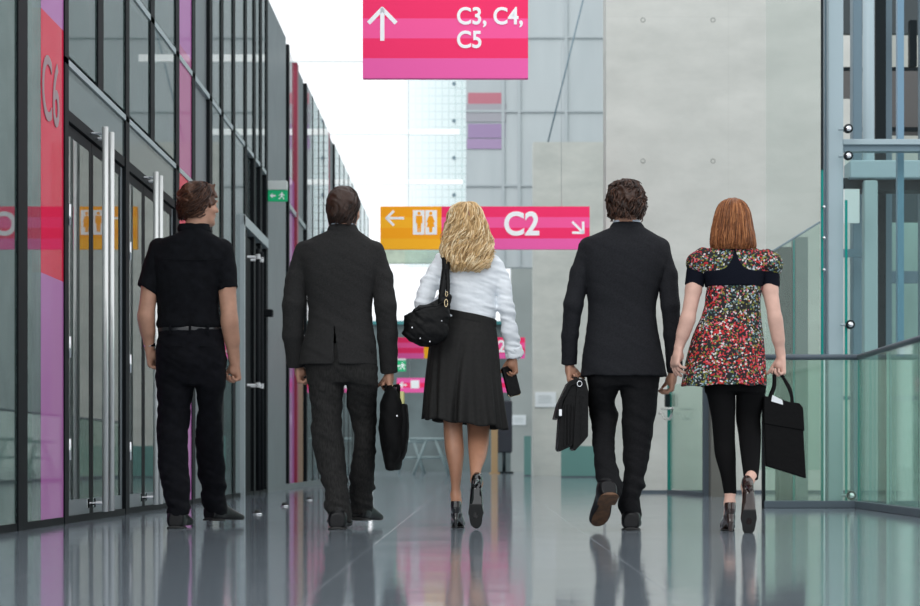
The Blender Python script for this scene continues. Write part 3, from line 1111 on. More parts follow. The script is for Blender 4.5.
# ------------------------------------------------------------------ third man: dark suit
def man_suit():
    w = Who(622, 10.15)
    q, row = w.q, w.row
    root = empty('person', (w.X0, w.Y, 0), label='man with curly brown hair in a plain dark suit, carrying a leather flap briefcase', cat='person')
    hc = q(625.5, 206.5, .01)
    rows = [row(224, 614, 641, .056, -.012), row(228, 609, 645, .066, -.01), row(234, 596, 655, .085), row(240, 585, 664, .100), row(250, 581.5, 668, .118),
            row(268, 583, 665, .128), row(290, 586.5, 659, .124), row(307, 588.5, 656, .118), row(325, 587, 657, .124), row(350, 583, 661.5, .140), row(376.5, 580.5, 667, .148)]
    sl = ([q(588, 246), q(580, 275), q(573.2, 305, -.03), q(570, 335, 0), q(569.2, 364.5, .03)], [.048, .055, .050, .046, .043])
    sr = ([q(661, 247), q(667, 275), q(670.3, 305, -.03), q(672.5, 335, 0), q(675, 372, .04)], [.048, .055, .050, .047, .044])
    wl, wr_ = q(569.3, 362, .03), q(673, 371, .04)
    pelvis = [row(350, 590, 655, .115), row(370, 588, 658, .13), row(380, 588.5, 658, .115), row(386, 589, 657.5, .10)]
    left = [row(370, 588, 620, .105), row(384, 588.5, 619, .105), row(402, 588.5, 615, .098, .06), row(414, 590, 618, .100, .10), row(422, 591.5, 617, .096, .08), row(440, 592.5, 615, .080, -.02),
            row(459, 594, 615, .080, -.12), row(474, 595.5, 620, .088, -.20), row(486, 597, 622, .086, -.26), row(494, 600, 621, .075, -.29), row(499, 602, 617, .060, -.30)]
    right = [row(370, 620, 658, .105), row(384, 621, 658, .105), row(402, 621.6, 657, .095), row(429, 621.8, 653.4, .086, -.01), row(459, 623, 649, .078, -.03),
             row(476, 624.3, 644.5, .072, -.05), row(486, 621, 644.5, .078, -.06), row(494, 619, 641, .080, -.07), row(506, 618.5, 641.3, .082, -.07), row(516, 622, 641.5, .078, -.06), row(520, 623, 641, .070, -.06)]
    MR = foot_matrix(q(631, 529, -.14), 5, 0)
    MR.translation.z = 0
    ML = foot_matrix(q(609.5, 496.5, -.42), -10, 33)
    V = body_vox(w, [hc + Vector((0, 0, .1)), wl, wr_, q(590, 528, -.55), q(650, 520, .2), q(550, 370), q(690, 395)])
    V.put(loft(shrink(rows[:-2], .034), 2.4))
    V.put(loft(shrink(pelvis[:-1], .036), 2.4), .0)
    for L, M in ((left, ML), (right, MR)):
        V.put(loft(shrink(L, .022), 2.1), .01)
        A = foot_in(V, M, (0, .055, .09), (0, .19, .035), (.032, .024))
        V.put(cap(A, Vector((L[-1][1], L[-1][2], L[-1][0] + .03)), .032, .038), .02)
    V.put(cap(q(626.5, 233, -.01), hc + Vector((0, -.02, -.05)), .062, .054), .02)
    head(V, hc, -4, 1.)
    for P, W in ((sl[0], wl), (sr[0], wr_)):
        V.chain(P[:-1] + [W], [.042, .043, .040, .034, .028], .02)
    grip = hand(V, wl, (.02, .12, -1), (.1, 1, 0), (1, -.1, 0), (75, 80, 45), thumb=(.3, .7, .7))
    hand(V, wr_, (-.05, .2, -1), (.1, 1, 0), (-1, -.1, 0), (40, 45, 30))
    V.build('body', SKIN, root, 1)
    jacket(w, root, NAVY_SUIT, rows, (sl, sr), None, 31, collar=[row(231, 609, 646, .066, -.012), row(226.5, 610, 644, .064, -.012), row(222.5, 613, 641, .059, -.010)], amp=.0045)
    mk_collar([row(227, 612, 642, .056, -.01), row(220.5, 613.5, 640, .054, -.006)], SHIRT_W, root, 'shirt_collar')
    trousers(w, 'trousers', NAVY_TROU, root, pelvis, (left, right), 43, .0075)
    sock(root, MR, right)
    mans_shoe(root, MR)
    sock(root, ML, left)
    mans_shoe(root, ML, LEATHER, SOLE_BR, 'lifted black shoe showing its tan leather sole')
    H = Vox(*box_of([hc], .16), .004)
    short_hair(H, hc, -4, 1., .012, -.07)
    H.warp(folds(.014, 34, 34, 34, 4, 16))
    ho = H.build('hair', H_CURL, root, 1)
    strands('curl', hair_rows(hc, 1, -4, .016, -.078), 560, .055, .0042, H_CURL, ho, .012, 95, -4, 58, hc.z + .055, 31, jit=.008, start=(0, .93), n_pts=10)
    return root, Vector(root.location) + grip


# ------------------------------------------------------------------ auburn woman: floral dress
def woman_floral():
    w = Who(735, 9.95)
    q, row = w.q, w.row
    root = empty('person', (w.X0, w.Y, 0), label='woman with straight auburn hair in a floral puff-sleeved dress and black leggings', cat='person')
    hc = q(732.5, 221, .02)
    top = [row(243, 722, 743, .045, 0), row(250, 706, 760, .070), row(257, 700, 766, .086), row(270, 701, 765, .098), row(284, 706, 762, .102), row(295, 705, 760.5, .099), row(305, 704, 760, .097),
           row(320, 699, 761, .104), row(338, 692.5, 763.5, .118), row(360, 687, 765.5, .134), row(386, 681.5, 767, .146)]
    armL = [q(697, 262), q(693.5, 290, -.01), q(688, 318, -.04), q(679, 347, -.02)]
    armR = [q(769, 264), q(770, 290, -.01), q(775, 318, -.04), q(781, 356, .0)]
    pel = [row(360, 702, 764, .10), row(380, 704, 765.5, .10), row(392, 705.5, 765, .085)]
    L_ = [row(375, 705, 735, .08), row(390, 706, 735, .078), row(405, 709, 735.5, .070), row(419, 711.6, 735, .064), row(440, 713.5, 735, .056, -.01), row(455, 715, 735.7, .054, -.03), row(475, 720.5, 736, .044, -.05), row(494, 724, 736.5, .034, -.06)]
    R_ = [row(375, 736, 766, .08), row(390, 736.3, 764.5, .078), row(405, 736, 762.5, .070, .03), row(419, 736, 760.6, .064, .05), row(432, 738, 761, .058, .03), row(449, 740, 760.6, .056, -.06), row(465, 742, 759.6, .048, -.15), row(480, 744, 758, .036, -.24)]
    ML = foot_matrix(q(730.5, 530.5, -.12), 2, 0)
    ML.translation.z = 0
    MR = foot_matrix(q(751, 489, -.42), 0, 68)
    V = body_vox(w, [hc + Vector((0, 0, .1)), q(660, 395), q(795, 390), q(715, 528, -.55), q(760, 520, .1)], .0042)
    V.put(loft(shrink(top, .014)[:-2], 2.3))
    V.put(loft(shrink(pel, .012), 2.3), .02)
    V.put(loft(shrink(L_, .006), 2.0), .012)
    V.put(loft(shrink(R_, .006), 2.0), .012)
    for L, M in ((L_, ML), (R_, MR)):
        A = foot_in(V, M, (0, .045, .140), (0, .155, .032), (.027, .024), .015)
        V.put(cap(A, M @ Vector((0, .022, .115)), .027, .023), .01)
        V.put(cap(A, Vector((L[-1][1], L[-1][2], L[-1][0] + .02)), .027, .028), .012)
    V.put(cap(q(733, 248, 0), hc + Vector((0, -.018, -.05)), .048, .046), .02)
    head(V, hc, 0, .93)
    V.chain(armL, [.042, .041, .036, .026], .015)
    V.put(cap(armL[2].lerp(armL[3], .15), armL[2].lerp(armL[3], .55), .034, .031), .02)
    V.chain(armR, [.042, .040, .034, .024], .015)
    V.put(cap(armR[2].lerp(armR[3], .15), armR[2].lerp(armR[3], .55), .033, .030), .02)
    hand(V, armL[-1], (-.22, -.10, -1), (-.3, 1, 0), (1, .35, -.1), s=.96, wr=.025, spread=14,
         each=((20, 22, 12), (26, 26, 16), (34, 32, 20), (44, 38, 24)), thumb=(.75, .7, -.1))
    grip = hand(V, armR[-1], (.04, .05, -1), (-.35, 1, 0), (-1, -.3, 0), (60, 75, 45), s=.92, wr=.024, thumb=(.3, .75, .6))
    V.build('body', SKIN_P, root, 1)
    lo, hi = box_of([q(668, 240, -.2), q(785, 392, .2)], .03)
    S = Vox(lo, hi, .0045)
    S.put(loft(top, 2.3))
    zb = top[-1][0]
    for c, sx in ((q(699, 263), -1), (q(769.5, 264), 1)):
        S.put(ell(c, (.062, .074, .062)), .02)
        S.put(cap(c + Vector((-.02 * sx, 0, .035)), c + Vector((sx * .010, 0, .0)), .045, .058), .02)
    S.warp(lambda x, y, z: .004 * np.sin(np.arctan2(y, x) * 9 + 3 * z) * np.clip((q(0, 330).z - z) / .25, 0, 1))
    S.warp(folds(.005, 14, 14, 6, 54, 3))
    S.put(loft(shrink(top, .012), 2.3, t0=zb - .05, t1=zb + .16), .004, 's')
    do = S.build('dress', FLORAL, root, 1)
    # navy band with a flared yoke behind, and the sleeve bands
    B = Vox(*box_of([q(680, 238, -.15), q(785, 292, .15)], .03), .0045)
    B.put(loft(top, 2.3, grow=.006))
    z0, z1 = q(0, 287).z, q(0, 272).z
    cx = q(733, 0).x
    B.put(((lambda X, Y, Z: np.maximum(z0 - Z, np.where(np.abs(X - cx) < .0001, Z - 3, Z - (z1 + .125 * np.exp(-np.abs(X - cx) / .022))))), None, None), .003, 'i')
    B.build('navy_band', NAVY_KNIT, do, 1)
    for sx, P in ((-1, (q(696.5, 270), q(694.3, 286))), (1, (q(769.5, 270), q(770.3, 287)))):
        A = Vox(*box_of(P, .08), .004)
        d = (P[1] - P[0]).normalized()
        A.put(cap(P[0] - d * .02, P[1] + d * .02, .051, .049))
        A.put(plane(d, d.dot(P[1])), .002, 'i')
        A.put(plane(-d, -d.dot(P[0]) + .004), .002, 'i')
        A.put(cap(P[0], P[1] + d * .05, .038, .040), .002, 's')
        A.build('sleeve_band', NAVY_KNIT, do, 1)
    T = Vox(*box_of([q(698, 358, -.35), q(772, 498, .2)], .05), .0045)
    T.put(loft(L_, 2.05), .01)
    T.put(loft(R_, 2.05), .01)
    T.put(loft(pel, 2.3), .02)
    T.build('leggings', LEGGING, root, 1)
    pump(root, ML, DK_BROWN, .088, (.020, .011))
    pump(root, MR, DK_BROWN, .088, (.020, .011))
    hr = [row(198, 731, 734, .012, .015), row(200, 725, 741, .045, .012), row(205, 719, 746.5, .076, .008), row(214, 715.5, 750, .092, 0), row(226, 713, 752, .092, -.006),
          row(238, 711, 754.5, .084, -.015), row(246, 711, 755, .074, -.022), row(250, 713, 753.5, .066, -.024)]
    H = Vox(*box_of([q(703, 195, -.15), q(762, 255, .15)], .02), .0045)
    H.put(loft(shrink(hr, .004), 2.15))
    H.put(ell(hc + Vector((0, .118, -.04)), (.060, .09, .10)), .01, 's')
    H.warp(folds(.004, 60, 60, 5, 4, 3))
    ho = H.build('hair', H_AUBURN, root, 1)
    strands('hair_lock', hr, 1100, .30, .0026, H_AUBURN, ho, .004, 30, 0, 56, hc.z + .06, 51, jit=.006, start=(0, .8), n_pts=12, off=-.003)
    return root, Vector(root.location) + grip
# ================================================================== things carried
def soft_bag(grip):
    w = Who(392, 10.30)
    q, row = w.q, w.row
    root = empty('briefcase', (w.X0, w.Y, 0), label='soft black laptop bag hanging from the hand of the man in charcoal tweed', cat='bag')
    g = grip - Vector(root.location)
    dz = g.y
    rows = [row(386.5, 388.5, 394.5, .10, dz), row(391, 385.5, 398.5, .135, dz), row(398, 382.5, 402.5, .165, dz), row(406, 380.5, 405, .185, dz), row(420, 379.5, 406.3, .195, dz), row(440, 380.5, 405.5, .195, dz), row(456, 383, 402.5, .185, dz), row(466, 385, 400.5, .175, dz), row(470, 386, 399.5, .165, dz)]
    V = Vox(*box_of([q(376, 380, dz - .2), q(410, 474, dz + .2)], .03), .005)
    V.put(loft(rows, 2.6, k=.01))
    V.warp(folds(.006, 14, 14, 14, 71, 8))
    o = V.build('bag_body', BAG_CLOTH, root, 1)
    P = Vox(*box_of([q(376, 395, dz - .25), q(412, 474, dz + .2)], .03), .005)
    P.put(loft([row(404, 399, 407.5, .12, dz), row(425, 399, 409, .14, dz), row(450, 398, 407, .135, dz), row(460, 397, 403, .12, dz)], 2.8, k=.008))
    P.warp(folds(.003, 20, 20, 20, 75, 8))
    P.build('pocket', BAG_CLOTH, root, 1)
    for px, e in ((386.5, -1), (398.5, 1)):
        m = MB()
        base = q(px, 389, dz)
        m.tube([base + Vector((0, -.085, -.03)), base + Vector((0, -.08, .02)), (base + g) / 2 + Vector((0, -.065, .005)), g + Vector((e * .005, -.045, .0)),
                g + Vector((e * .005, .045, 0)), (base + g) / 2 + Vector((0, .065, .005)), base + Vector((0, .08, .02)), base + Vector((0, .085, -.03))], .0075, 8, flat=.7)
        m.build('handle', BAG_CLOTH, root, True)
    z = MB()
    z.tube([q(392.5, 385.7, dz - .14), q(392.5, 385.2, dz), q(392.5, 385.7, dz + .14)], .004, 6)
    z.build('zip', GOLD, root, True)
    y = MB()
    c = q(402.5, 400, dz - .11)
    y.box(c.x - .012, c.x + .006, c.y - .003, c.y + .14, c.z - .055, c.z + .045, .001)
    yo = y.build('papers', mat('yellow_paper', (.62, .60, .25), .7), root)
    yo['label'] = 'yellow papers sticking out of the outer pocket'
    b = MB()
    c = q(397, 416, dz - .198)
    b.lathe([(.006, 0), (.006, -.008), (.003, -.010)], c, 'y', 12)
    b.build('snap', CHROME, root, True)


def flap_case(grip):
    w = Who(570, 10.15)
    q = w.q
    root = empty('briefcase', (w.X0, w.Y, 0), label='black leather flap briefcase with steel clasp, in the hand of the dark-suited man', cat='bag')
    g = grip - Vector(root.location)
    y0, y1 = g.y - .19, g.y + .19
    lea = BAG_LEA

    def pr(name, pts, ya, yb, m, bev=.003):
        P = [q(a, b, 0) for a, b in pts]
        mb = MB().prism([(p.x, p.z) for p in P], ya, yb)
        o = mb.build(name, m, root)
        md = o.modifiers.new('b', 'BEVEL')
        md.width = bev
        md.segments = 2
        return o
    pr('back_compartment', [(575.5, 382), (584, 381.5), (586.8, 392), (586.6, 436.5), (583, 441), (573.5, 451), (571.5, 449), (573.5, 410)], y0, y1, lea)
    pr('front_compartment', [(568.5, 386), (575.5, 382), (575, 412), (573, 441), (571, 446), (558.5, 451.8), (556.8, 449), (559.5, 410)], y0 + .008, y1 - .008, lea)
    for i in range(3):
        x = 563.5 + i * 3.4
        pr('gusset_fold', [(x, 405), (x + 1.4, 405), (x + 1.0 - i * .2, 446 - i * 2), (x - .8, 447 - i * 2)], y0 - .004, y0 + .012, lea, .001)
    pr('gusset_fold', [(578.5, 396), (580.2, 396), (580.2, 440), (578.8, 441.5)], y0 - .005, y0 + .012, lea, .001)
    pr('flap', [(583, 380.2), (583.5, 382.6), (570, 387), (562, 402), (557.6, 419.5), (553.8, 418.6), (557.5, 404), (567.5, 382.5), (574, 379.6)], y0 - .004, y1 + .004, lea)
    c = q(559.5, 413.5, 0)
    m = MB().box(c.x - .012, c.x + .008, y0 - .012, y0 + .02, c.z - .018, c.z + .018, .003)
    m.box(c.x - .014, c.x - .004, g.y - .03, g.y + .03, c.z - .02, c.z + .02, .003)
    m.build('clasp', CHROME, root)
    h = MB()
    b = q(577, 382, 0)
    h.tube([(b.x, g.y - .10, b.z - .01), (b.x, g.y - .095, b.z + .012), (g.x, g.y - .055, g.z), (g.x, g.y, g.z + .003), (g.x, g.y + .055, g.z), (b.x, g.y + .095, b.z + .012), (b.x, g.y + .10, b.z - .01)],
           [.009, .009, .010, .011, .010, .009, .009], 10)
    h.build('handle', lea, root, True)
    r = MB()
    c = q(578, 385, 0)
    n = 20
    r.tube([(c.x + .012 * math.cos(a * 2 * PI / n), y0 - .008, c.z + .014 * math.sin(a * 2 * PI / n)) for a in range(n + 1)], .0028, 6)
    r.build('ring', CHROME, root, True)


def tote(grip):
    w = Who(783, 9.95)
    q = w.q
    root = empty('tote_bag', (w.X0, w.Y, 0), label='flat black tote bag with two loop handles, held by the auburn-haired woman', cat='bag')
    g = grip - Vector(root.location)
    yc = g.y

    def slab(name, pts, ya, yb, m, bev=.006):
        P = [q(a, b, yc) for a, b in pts]
        # fine surface with a little sag
        mb = MB().prism([(p.x, p.z) for p in P], ya, yb)
        o = mb.build(name, m, root)
        md = o.modifiers.new('b', 'BEVEL')
        md.width = bev
        md.segments = 3
        return o
    slab('bag_body', [(763.5, 397), (775, 399), (788, 403), (797.5, 404), (800.8, 408), (802.5, 430), (805.3, 478.5), (790, 473.5), (765, 465.8), (763.6, 430)], yc - .03, yc + .03, BAG_CLOTH)
    slab('top_fold', [(763.0, 396), (775, 398), (788, 402), (798.5, 403.2), (802.2, 408), (803.6, 431), (790, 428.5), (763, 424)], yc - .036, yc + .036, BAG_CLOTH, .006)
    for e in (-1, 1):
        m = MB()
        y = yc + e * .030
        pts = [q(769.5, 404, 0), q(770.5, 396, 0), q(774, 386, 0), Vector((g.x - .012, 0, g.z)), Vector((g.x + .012, 0, g.z)), q(788 + e, 386, 0), q(791.5 + e, 396, 0), q(792 + e, 406, 0)]
        D = []
        for i, p in enumerate(pts):
            t = (0, .9, .6, .2, .2, .6, .9, 0)[i]
            D.append((p.x, y * t + g.y * (1 - t) if i not in (0, 7) else y, p.z))
        # smooth the loop
        S = []
        for i in range(len(D) - 1):
            p0, p1, p2, p3 = [Vector(D[max(min(j, len(D) - 1), 0)]) for j in (i - 1, i, i + 1, i + 2)]
            for t in (0, .25, .5, .75):
                S.append(.5 * ((2 * p1) + (-p0 + p2) * t + (2 * p0 - 5 * p1 + 4 * p2 - p3) * t * t + (-p0 + 3 * p1 - 3 * p2 + p3) * t ** 3))
        S.append(Vector(D[-1]))
        m.tube(S, .0085, 8, flat=.6)
        m.build('handle', BAG_CLOTH, root, True)
    c = q(776, 399.5, yc)
    m = MB().prism([(c.x - .030, c.z - .01), (c.x + .030, c.z - .028), (c.x + .026, c.z - .004), (c.x - .024, c.z + .022)], yc - .040, yc - .037)
    m.build('papers', mat('white_paper', (.75, .78, .8), .7), root)['label'] = 'white sheet showing in the opening'


def shoulder_bag():
    w = Who(426, 10.2)
    q = w.q
    root = empty('handbag', (w.X0, w.Y, 0), label='black slouchy shoulder bag with small metal studs, on the blonde woman\'s shoulder', cat='bag')
    V = Vox(*box_of([q(402, 285, -.12), q(458, 352, .12)], .03), .0045)
    fl = ((0, 1, 0), 1.55)
    V.chain([q(424, 324), q(428, 327)], [.098, .098], .02, fl)
    V.chain([q(427, 324), q(437, 314), q(444, 303), q(447.5, 297)], [.085, .062, .032, .020], .03, fl)
    V.put(cap(q(417, 329), q(433, 331), .078, .072, fl), .03)
    V.warp(folds(.007, 14, 14, 26, 91, 14))
    V.warp(folds(.004, 34, 34, 34, 95, 24))
    o = V.build('bag_body', BAG_LEA, root, 1)
    m = MB()
    m.tube([q(413, 312, -.062), q(425, 307, -.076), q(437, 306, -.058), q(446, 300, -.03)], .0035, 6)
    m.build('seam', BAG_LEA, o, True)
    def ribbon(P, wd, name, mt):
        mb = MB()
        P = [Vector(p) for p in P]
        vs = []
        for i, p in enumerate(P):
            d = (P[min(i + 1, len(P) - 1)] - P[max(i - 1, 0)]).normalized()
            s_ = d.cross(Vector((0, -1, .25))).normalized() * wd[i]
            n_ = d.cross(s_).normalized() * .003
            vs += [p - s_ - n_, p + s_ - n_, p + s_ + n_, p - s_ + n_]
        fs = [(0, 1, 2, 3)]
        for i in range(len(P) - 1):
            for k in range(4):
                a, b = i * 4 + k, i * 4 + (k + 1) % 4
                fs.append((a, b, b + 4, a + 4))
        fs.append((len(vs) - 4, len(vs) - 3, len(vs) - 2, len(vs) - 1))
        mb.add(vs, fs)
        return mb.build(name, mt, root, True)
    ribbon([q(440.5, 304, -.03), q(442, 292, -.0), q(444, 280, .04), q(446, 268, .07), q(446, 259, .10), q(444.5, 255.5, .15), q(443, 256, .23), q(443, 264, .29)], [.014, .016, .019, .021, .022, .022, .020, .018], 'strap', BAG_LEA)
    ribbon([q(447.5, 300, -.02), q(448, 288, .02), q(447.5, 276, .05), q(447, 268, .068)], [.010, .011, .012, .012], 'strap', BAG_LEA)
    for px, py in ((412.5, 328.5), (420.5, 339), (430, 342), (439, 335), (441.5, 321.5), (436, 344)):
        s_ = MB()
        p = q(px, py)
        dy = -math.sqrt(max(.0, .098 ** 2 - (p.x - q(425, 326).x) ** 2 - (p.z - q(425, 326).z) ** 2)) / 1.55 - .012
        s_.lathe([(.0055, .006), (.0055, -.002), (.003, -.005)], (p.x, dy, p.z), 'y', 10)
        s_.build('stud', CHROME, root, True)
    b = MB()
    c = q(446, 303, -.045)
    b.tube([c + Vector((.008 * math.cos(a), 0, .020 * math.sin(a))) for a in np.linspace(0, 2 * PI, 17)], .0025, 6)
    c2 = q(446.5, 294, -.02)
    b.tube([c2 + Vector((.006 * math.cos(a), 0, .013 * math.sin(a))) for a in np.linspace(0, 2 * PI, 17)], .0022, 6)
    b.build('buckle', GOLD, root, True)


def wallet(grip):
    w = Who(511, 10.4)
    root = empty('wallet', (w.X0, w.Y, 0), label='narrow black wallet with a gold zip, in the blonde woman\'s hand', cat='wallet')
    g = grip - Vector(root.location)
    M = Matrix.Translation(w.q(510.8, 380, g.y)) @ Matrix.Rotation(math.radians(-14), 4, 'Y') @ Matrix.Rotation(math.radians(38), 4, 'Z')
    a = MB().box(-.042, .042, -.013, .013, -.085, .075, .006).build('wallet_body', BAG_LEA, root)
    a.matrix_local = M
    z = MB()
    z.tube([(.043, 0, .06), (.044, 0, -.075), (.036, 0, -.086), (-.036, 0, -.086), (-.043, 0, -.075)], .0032, 6)
    o = z.build('zip', GOLD, root, True)
    o.matrix_local = M
# ================================================================== the place
def glass(name, tint=(.92, .97, .96), refl=1.0, ior=1.5, spec_col=(1, 1, 1), base=0., base_col=(.3, .4, .38)):
    """thin architectural pane: see-through with a Fresnel mirror image"""
    if name in MATS:
        return MATS[name]
    m = bpy.data.materials.new(name)
    m.use_nodes = True
    nt = m.node_tree
    nt.nodes.clear()
    N, L = nt.nodes.new, nt.links.new
    out = N('ShaderNodeOutputMaterial')
    tr = N('ShaderNodeBsdfTransparent')
    tr.inputs[0].default_value = (*tint, 1)
    src = tr.outputs[0]
    if base:
        df = N('ShaderNodeBsdfDiffuse')
        df.inputs[0].default_value = (*base_col, 1)
        m0 = N('ShaderNodeMixShader')
        m0.inputs[0].default_value = base
        L(src, m0.inputs[1])
        L(df.outputs[0], m0.inputs[2])
        src = m0.outputs[0]
    gl = N('ShaderNodeBsdfGlossy')
    gl.inputs['Roughness'].default_value = .015
    gl.inputs[0].default_value = (*spec_col, 1)
    fr = N('ShaderNodeFresnel')
    fr.inputs[0].default_value = ior
    mu = N('ShaderNodeMath')
    mu.operation = 'MULTIPLY'
    mu.use_clamp = True
    mu.inputs[1].default_value = 1.35 * refl
    L(fr.outputs[0], mu.inputs[0])
    mx = N('ShaderNodeMixShader')
    L(mu.outputs[0], mx.inputs[0])
    L(src, mx.inputs[1])
    L(gl.outputs[0], mx.inputs[2])
    L(mx.outputs[0], out.inputs[0])
    MATS[name] = m
    return m


GL = glass('clear_facade_glass', (.74, .84, .82), .72, base=.36, base_col=(.16, .235, .22))
GL_DOOR = glass('door_glass', (.90, .95, .94), .9, base=.16, base_col=(.20, .27, .25))
GL_FAR = glass('clear_far_glass', (.86, .94, .93), .8, base=.12, base_col=(.45, .52, .52))
GL_SHAFT = glass('shaft_glass', (.84, .93, .92), .25, base=.0, base_col=(.3, .45, .45))
GL_GREEN = glass('green_tinted_glass', (.84, .95, .91), .35, base=.10, base_col=(.48, .53, .42))
GL_LIFT = glass('lift_glass', (.93, .95, .94), .28, base=.05, base_col=(.50, .54, .52))
TEAL_EDGE = mat('teal_glass_edge', (.0, .24, .21), .5, spec=.2)
FILM_RED = glass('red_film', (.75, .10, .16), .35, base=.9, base_col=(.80, .030, .085))
FILM_PUR = glass('violet_film', (.70, .30, .65), .35, base=.9, base_col=(.55, .20, .50))
FILM_PNK = glass('pink_film', (.80, .35, .60), .35, base=.85, base_col=(.58, .17, .36))
BLACK_AL = mat('black_aluminium', (.006, .008, .010), .6, spec=.15)
GREY_AL = mat('grey_panel_aluminium', (.20, .225, .24), .45, .3, noise=.06, nscale=3)
GREY_GLS = mat('grey_back_painted_glass', (.075, .095, .095), .12, noise=.08, nscale=2)
STEEL_TR = mat('light_steel', (.42, .48, .50), .35, .4)
BRUSHED = mat('polished_steel_tube', (.84, .85, .83), .22, .55)
RAIL_DK = mat('dark_grey_rail', (.075, .100, .125), .5)
STEEL_BL = mat('painted_steel_light_blue', (.36, .46, .50), .4)
STEEL_MD = mat('painted_steel_mid_blue', (.16, .24, .29), .4)
STEEL_DK = mat('dark_structure', (.006, .012, .015), .5, spec=.2)
STEEL_SKY = mat('sky_blue_steel', (.16, .29, .40), .35)
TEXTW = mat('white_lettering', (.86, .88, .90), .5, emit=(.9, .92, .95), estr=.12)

# concrete
def concrete(name, c0, c1, holes=None):
    m = mat(name, c0, .75)
    nt = m.node_tree
    N, L = nt.nodes.new, nt.links.new
    b = nt.nodes['Principled BSDF']
    b.inputs['Specular IOR Level'].default_value = .25
    tc = N('ShaderNodeTexCoord')
    mp = N('ShaderNodeMapping')
    mp.inputs['Scale'].default_value = (1, 1, 2.2)
    L(tc.outputs['Object'], mp.inputs[0])
    n = N('ShaderNodeTexNoise')
    n.inputs['Scale'].default_value = 1.3
    n.inputs['Detail'].default_value = 9
    n.inputs['Roughness'].default_value = .62
    L(mp.outputs[0], n.inputs[0])
    col = ramp(nt, n.outputs[0], [(.30, c0), (.68, c1)])
    br = N('ShaderNodeTexBrick')
    br.offset = 0
    br.inputs['Scale'].default_value = 1
    br.inputs['Brick Width'].default_value = 2.72
    br.inputs['Row Height'].default_value = 2.6
    br.inputs['Mortar Size'].default_value = .006
    br.inputs['Mortar Smooth'].default_value = .6
    br.inputs['Color1'].default_value = (1, 1, 1, 1)
    br.inputs['Color2'].default_value = (1, 1, 1, 1)
    br.inputs['Mortar'].default_value = (.95, .95, .95, 1)
    sx = N('ShaderNodeSeparateXYZ')
    cx = N('ShaderNodeCombineXYZ')
    L(tc.outputs['Object'], sx.inputs[0])
    L(sx.outputs[0], cx.inputs[0])
    L(sx.outputs[2], cx.inputs[1])
    L(cx.outputs[0], br.inputs[0])
    mx = N('ShaderNodeMix')
    mx.data_type = 'RGBA'
    mx.blend_type = 'MULTIPLY'
    mx.inputs[0].default_value = 1
    L(col, mx.inputs[6])
    L(br.outputs[0], mx.inputs[7])
    L(mx.outputs[2], b.inputs['Base Color'])
    bp = N('ShaderNodeBump')
    bp.inputs['Strength'].default_value = .15
    L(n.outputs[0], bp.inputs['Height'])
    L(bp.outputs[0], b.inputs['Normal'])
    return m


CONC = concrete('fair_faced_concrete', (.52, .535, .50), (.64, .65, .61))
CONC2 = concrete('far_concrete', (.46, .48, .45), (.58, .59, .55))


def floor_mat():
    m = mat('polished_grey_tile', (.07, .08, .1), .1)
    nt = m.node_tree
    N, L = nt.nodes.new, nt.links.new
    b = nt.nodes['Principled BSDF']
    b.inputs['IOR'].default_value = 2.1
    tc = N('ShaderNodeTexCoord')
    n = N('ShaderNodeTexNoise')
    n.inputs['Scale'].default_value = 90
    n.inputs['Detail'].default_value = 6
    L(tc.outputs['Object'], n.inputs[0])
    spk = ramp(nt, n.outputs[0], [(.32, (.190, .225, .260)), (.60, (.245, .285, .325)), (.74, (.38, .43, .47))])
    mp = N('ShaderNodeMapping')
    mp.inputs['Location'].default_value = (-.51, .1, 0)
    L(tc.outputs['Object'], mp.inputs[0])
    br = N('ShaderNodeTexBrick')
    br.offset = 0
    br.inputs['Scale'].default_value = 1
    br.inputs['Brick Width'].default_value = .96
    br.inputs['Row Height'].default_value = 300
    br.inputs['Mortar Size'].default_value = .0035
    br.inputs['Mortar Smooth'].default_value = .2
    L(mp.outputs[0], br.inputs[0])
    mx = N('ShaderNodeMix')
    mx.data_type = 'RGBA'
    L(br.outputs['Fac'], mx.inputs[0])
    L(spk, mx.inputs[6])
    mx.inputs[7].default_value = (.31, .35, .39, 1)
    L(mx.outputs[2], b.inputs['Base Color'])
    n2 = N('ShaderNodeTexNoise')
    n2.inputs['Scale'].default_value = 2.2
    n2.inputs['Detail'].default_value = 3
    L(tc.outputs['Object'], n2.inputs[0])
    rr = N('ShaderNodeMapRange')
    rr.inputs[3].default_value = .05
    rr.inputs[4].default_value = .12
    L(n2.outputs[0], rr.inputs[0])
    ad = N('ShaderNodeMath')
    ad.operation = 'MULTIPLY_ADD'
    ad.inputs[1].default_value = .06
    L(br.outputs['Fac'], ad.inputs[0])
    L(rr.outputs[0], ad.inputs[2])
    L(ad.outputs[0], b.inputs['Roughness'])
    n3 = N('ShaderNodeTexNoise')
    n3.inputs['Scale'].default_value = 5
    n3.inputs['Detail'].default_value = 2
    L(tc.outputs['Object'], n3.inputs[0])
    bp = N('ShaderNodeBump')
    bp.inputs['Strength'].default_value = .035
    bp.inputs['Distance'].default_value = .02
    L(n3.outputs[0], bp.inputs['Height'])
    L(bp.outputs[0], b.inputs['Normal'])
    return m


S = dict(kind='structure')
CNT = {}


def nm(base):
    CNT[base] = CNT.get(base, 0) + 1
    return '%s_%d' % (base, CNT[base])


def slab(name, x0, x1, y0, y1, z0, z1, m, parent=None, kind='structure', bev=0.):
    """a box with its own origin at its base centre"""
    cx, cy = (x0 + x1) / 2, (y0 + y1) / 2
    o = MB().box(x0 - cx, x1 - cx, y0 - cy, y1 - cy, 0, z1 - z0, bev).build(name, m, parent)
    o.location = (cx, cy, z0)
    if kind and parent is None:
        o['kind'] = kind
    return o


# floor
f = MB()
f.box(-12, 14, -6, 95, -.12, 0)
f.build('floor', floor_mat())['kind'] = 'structure'

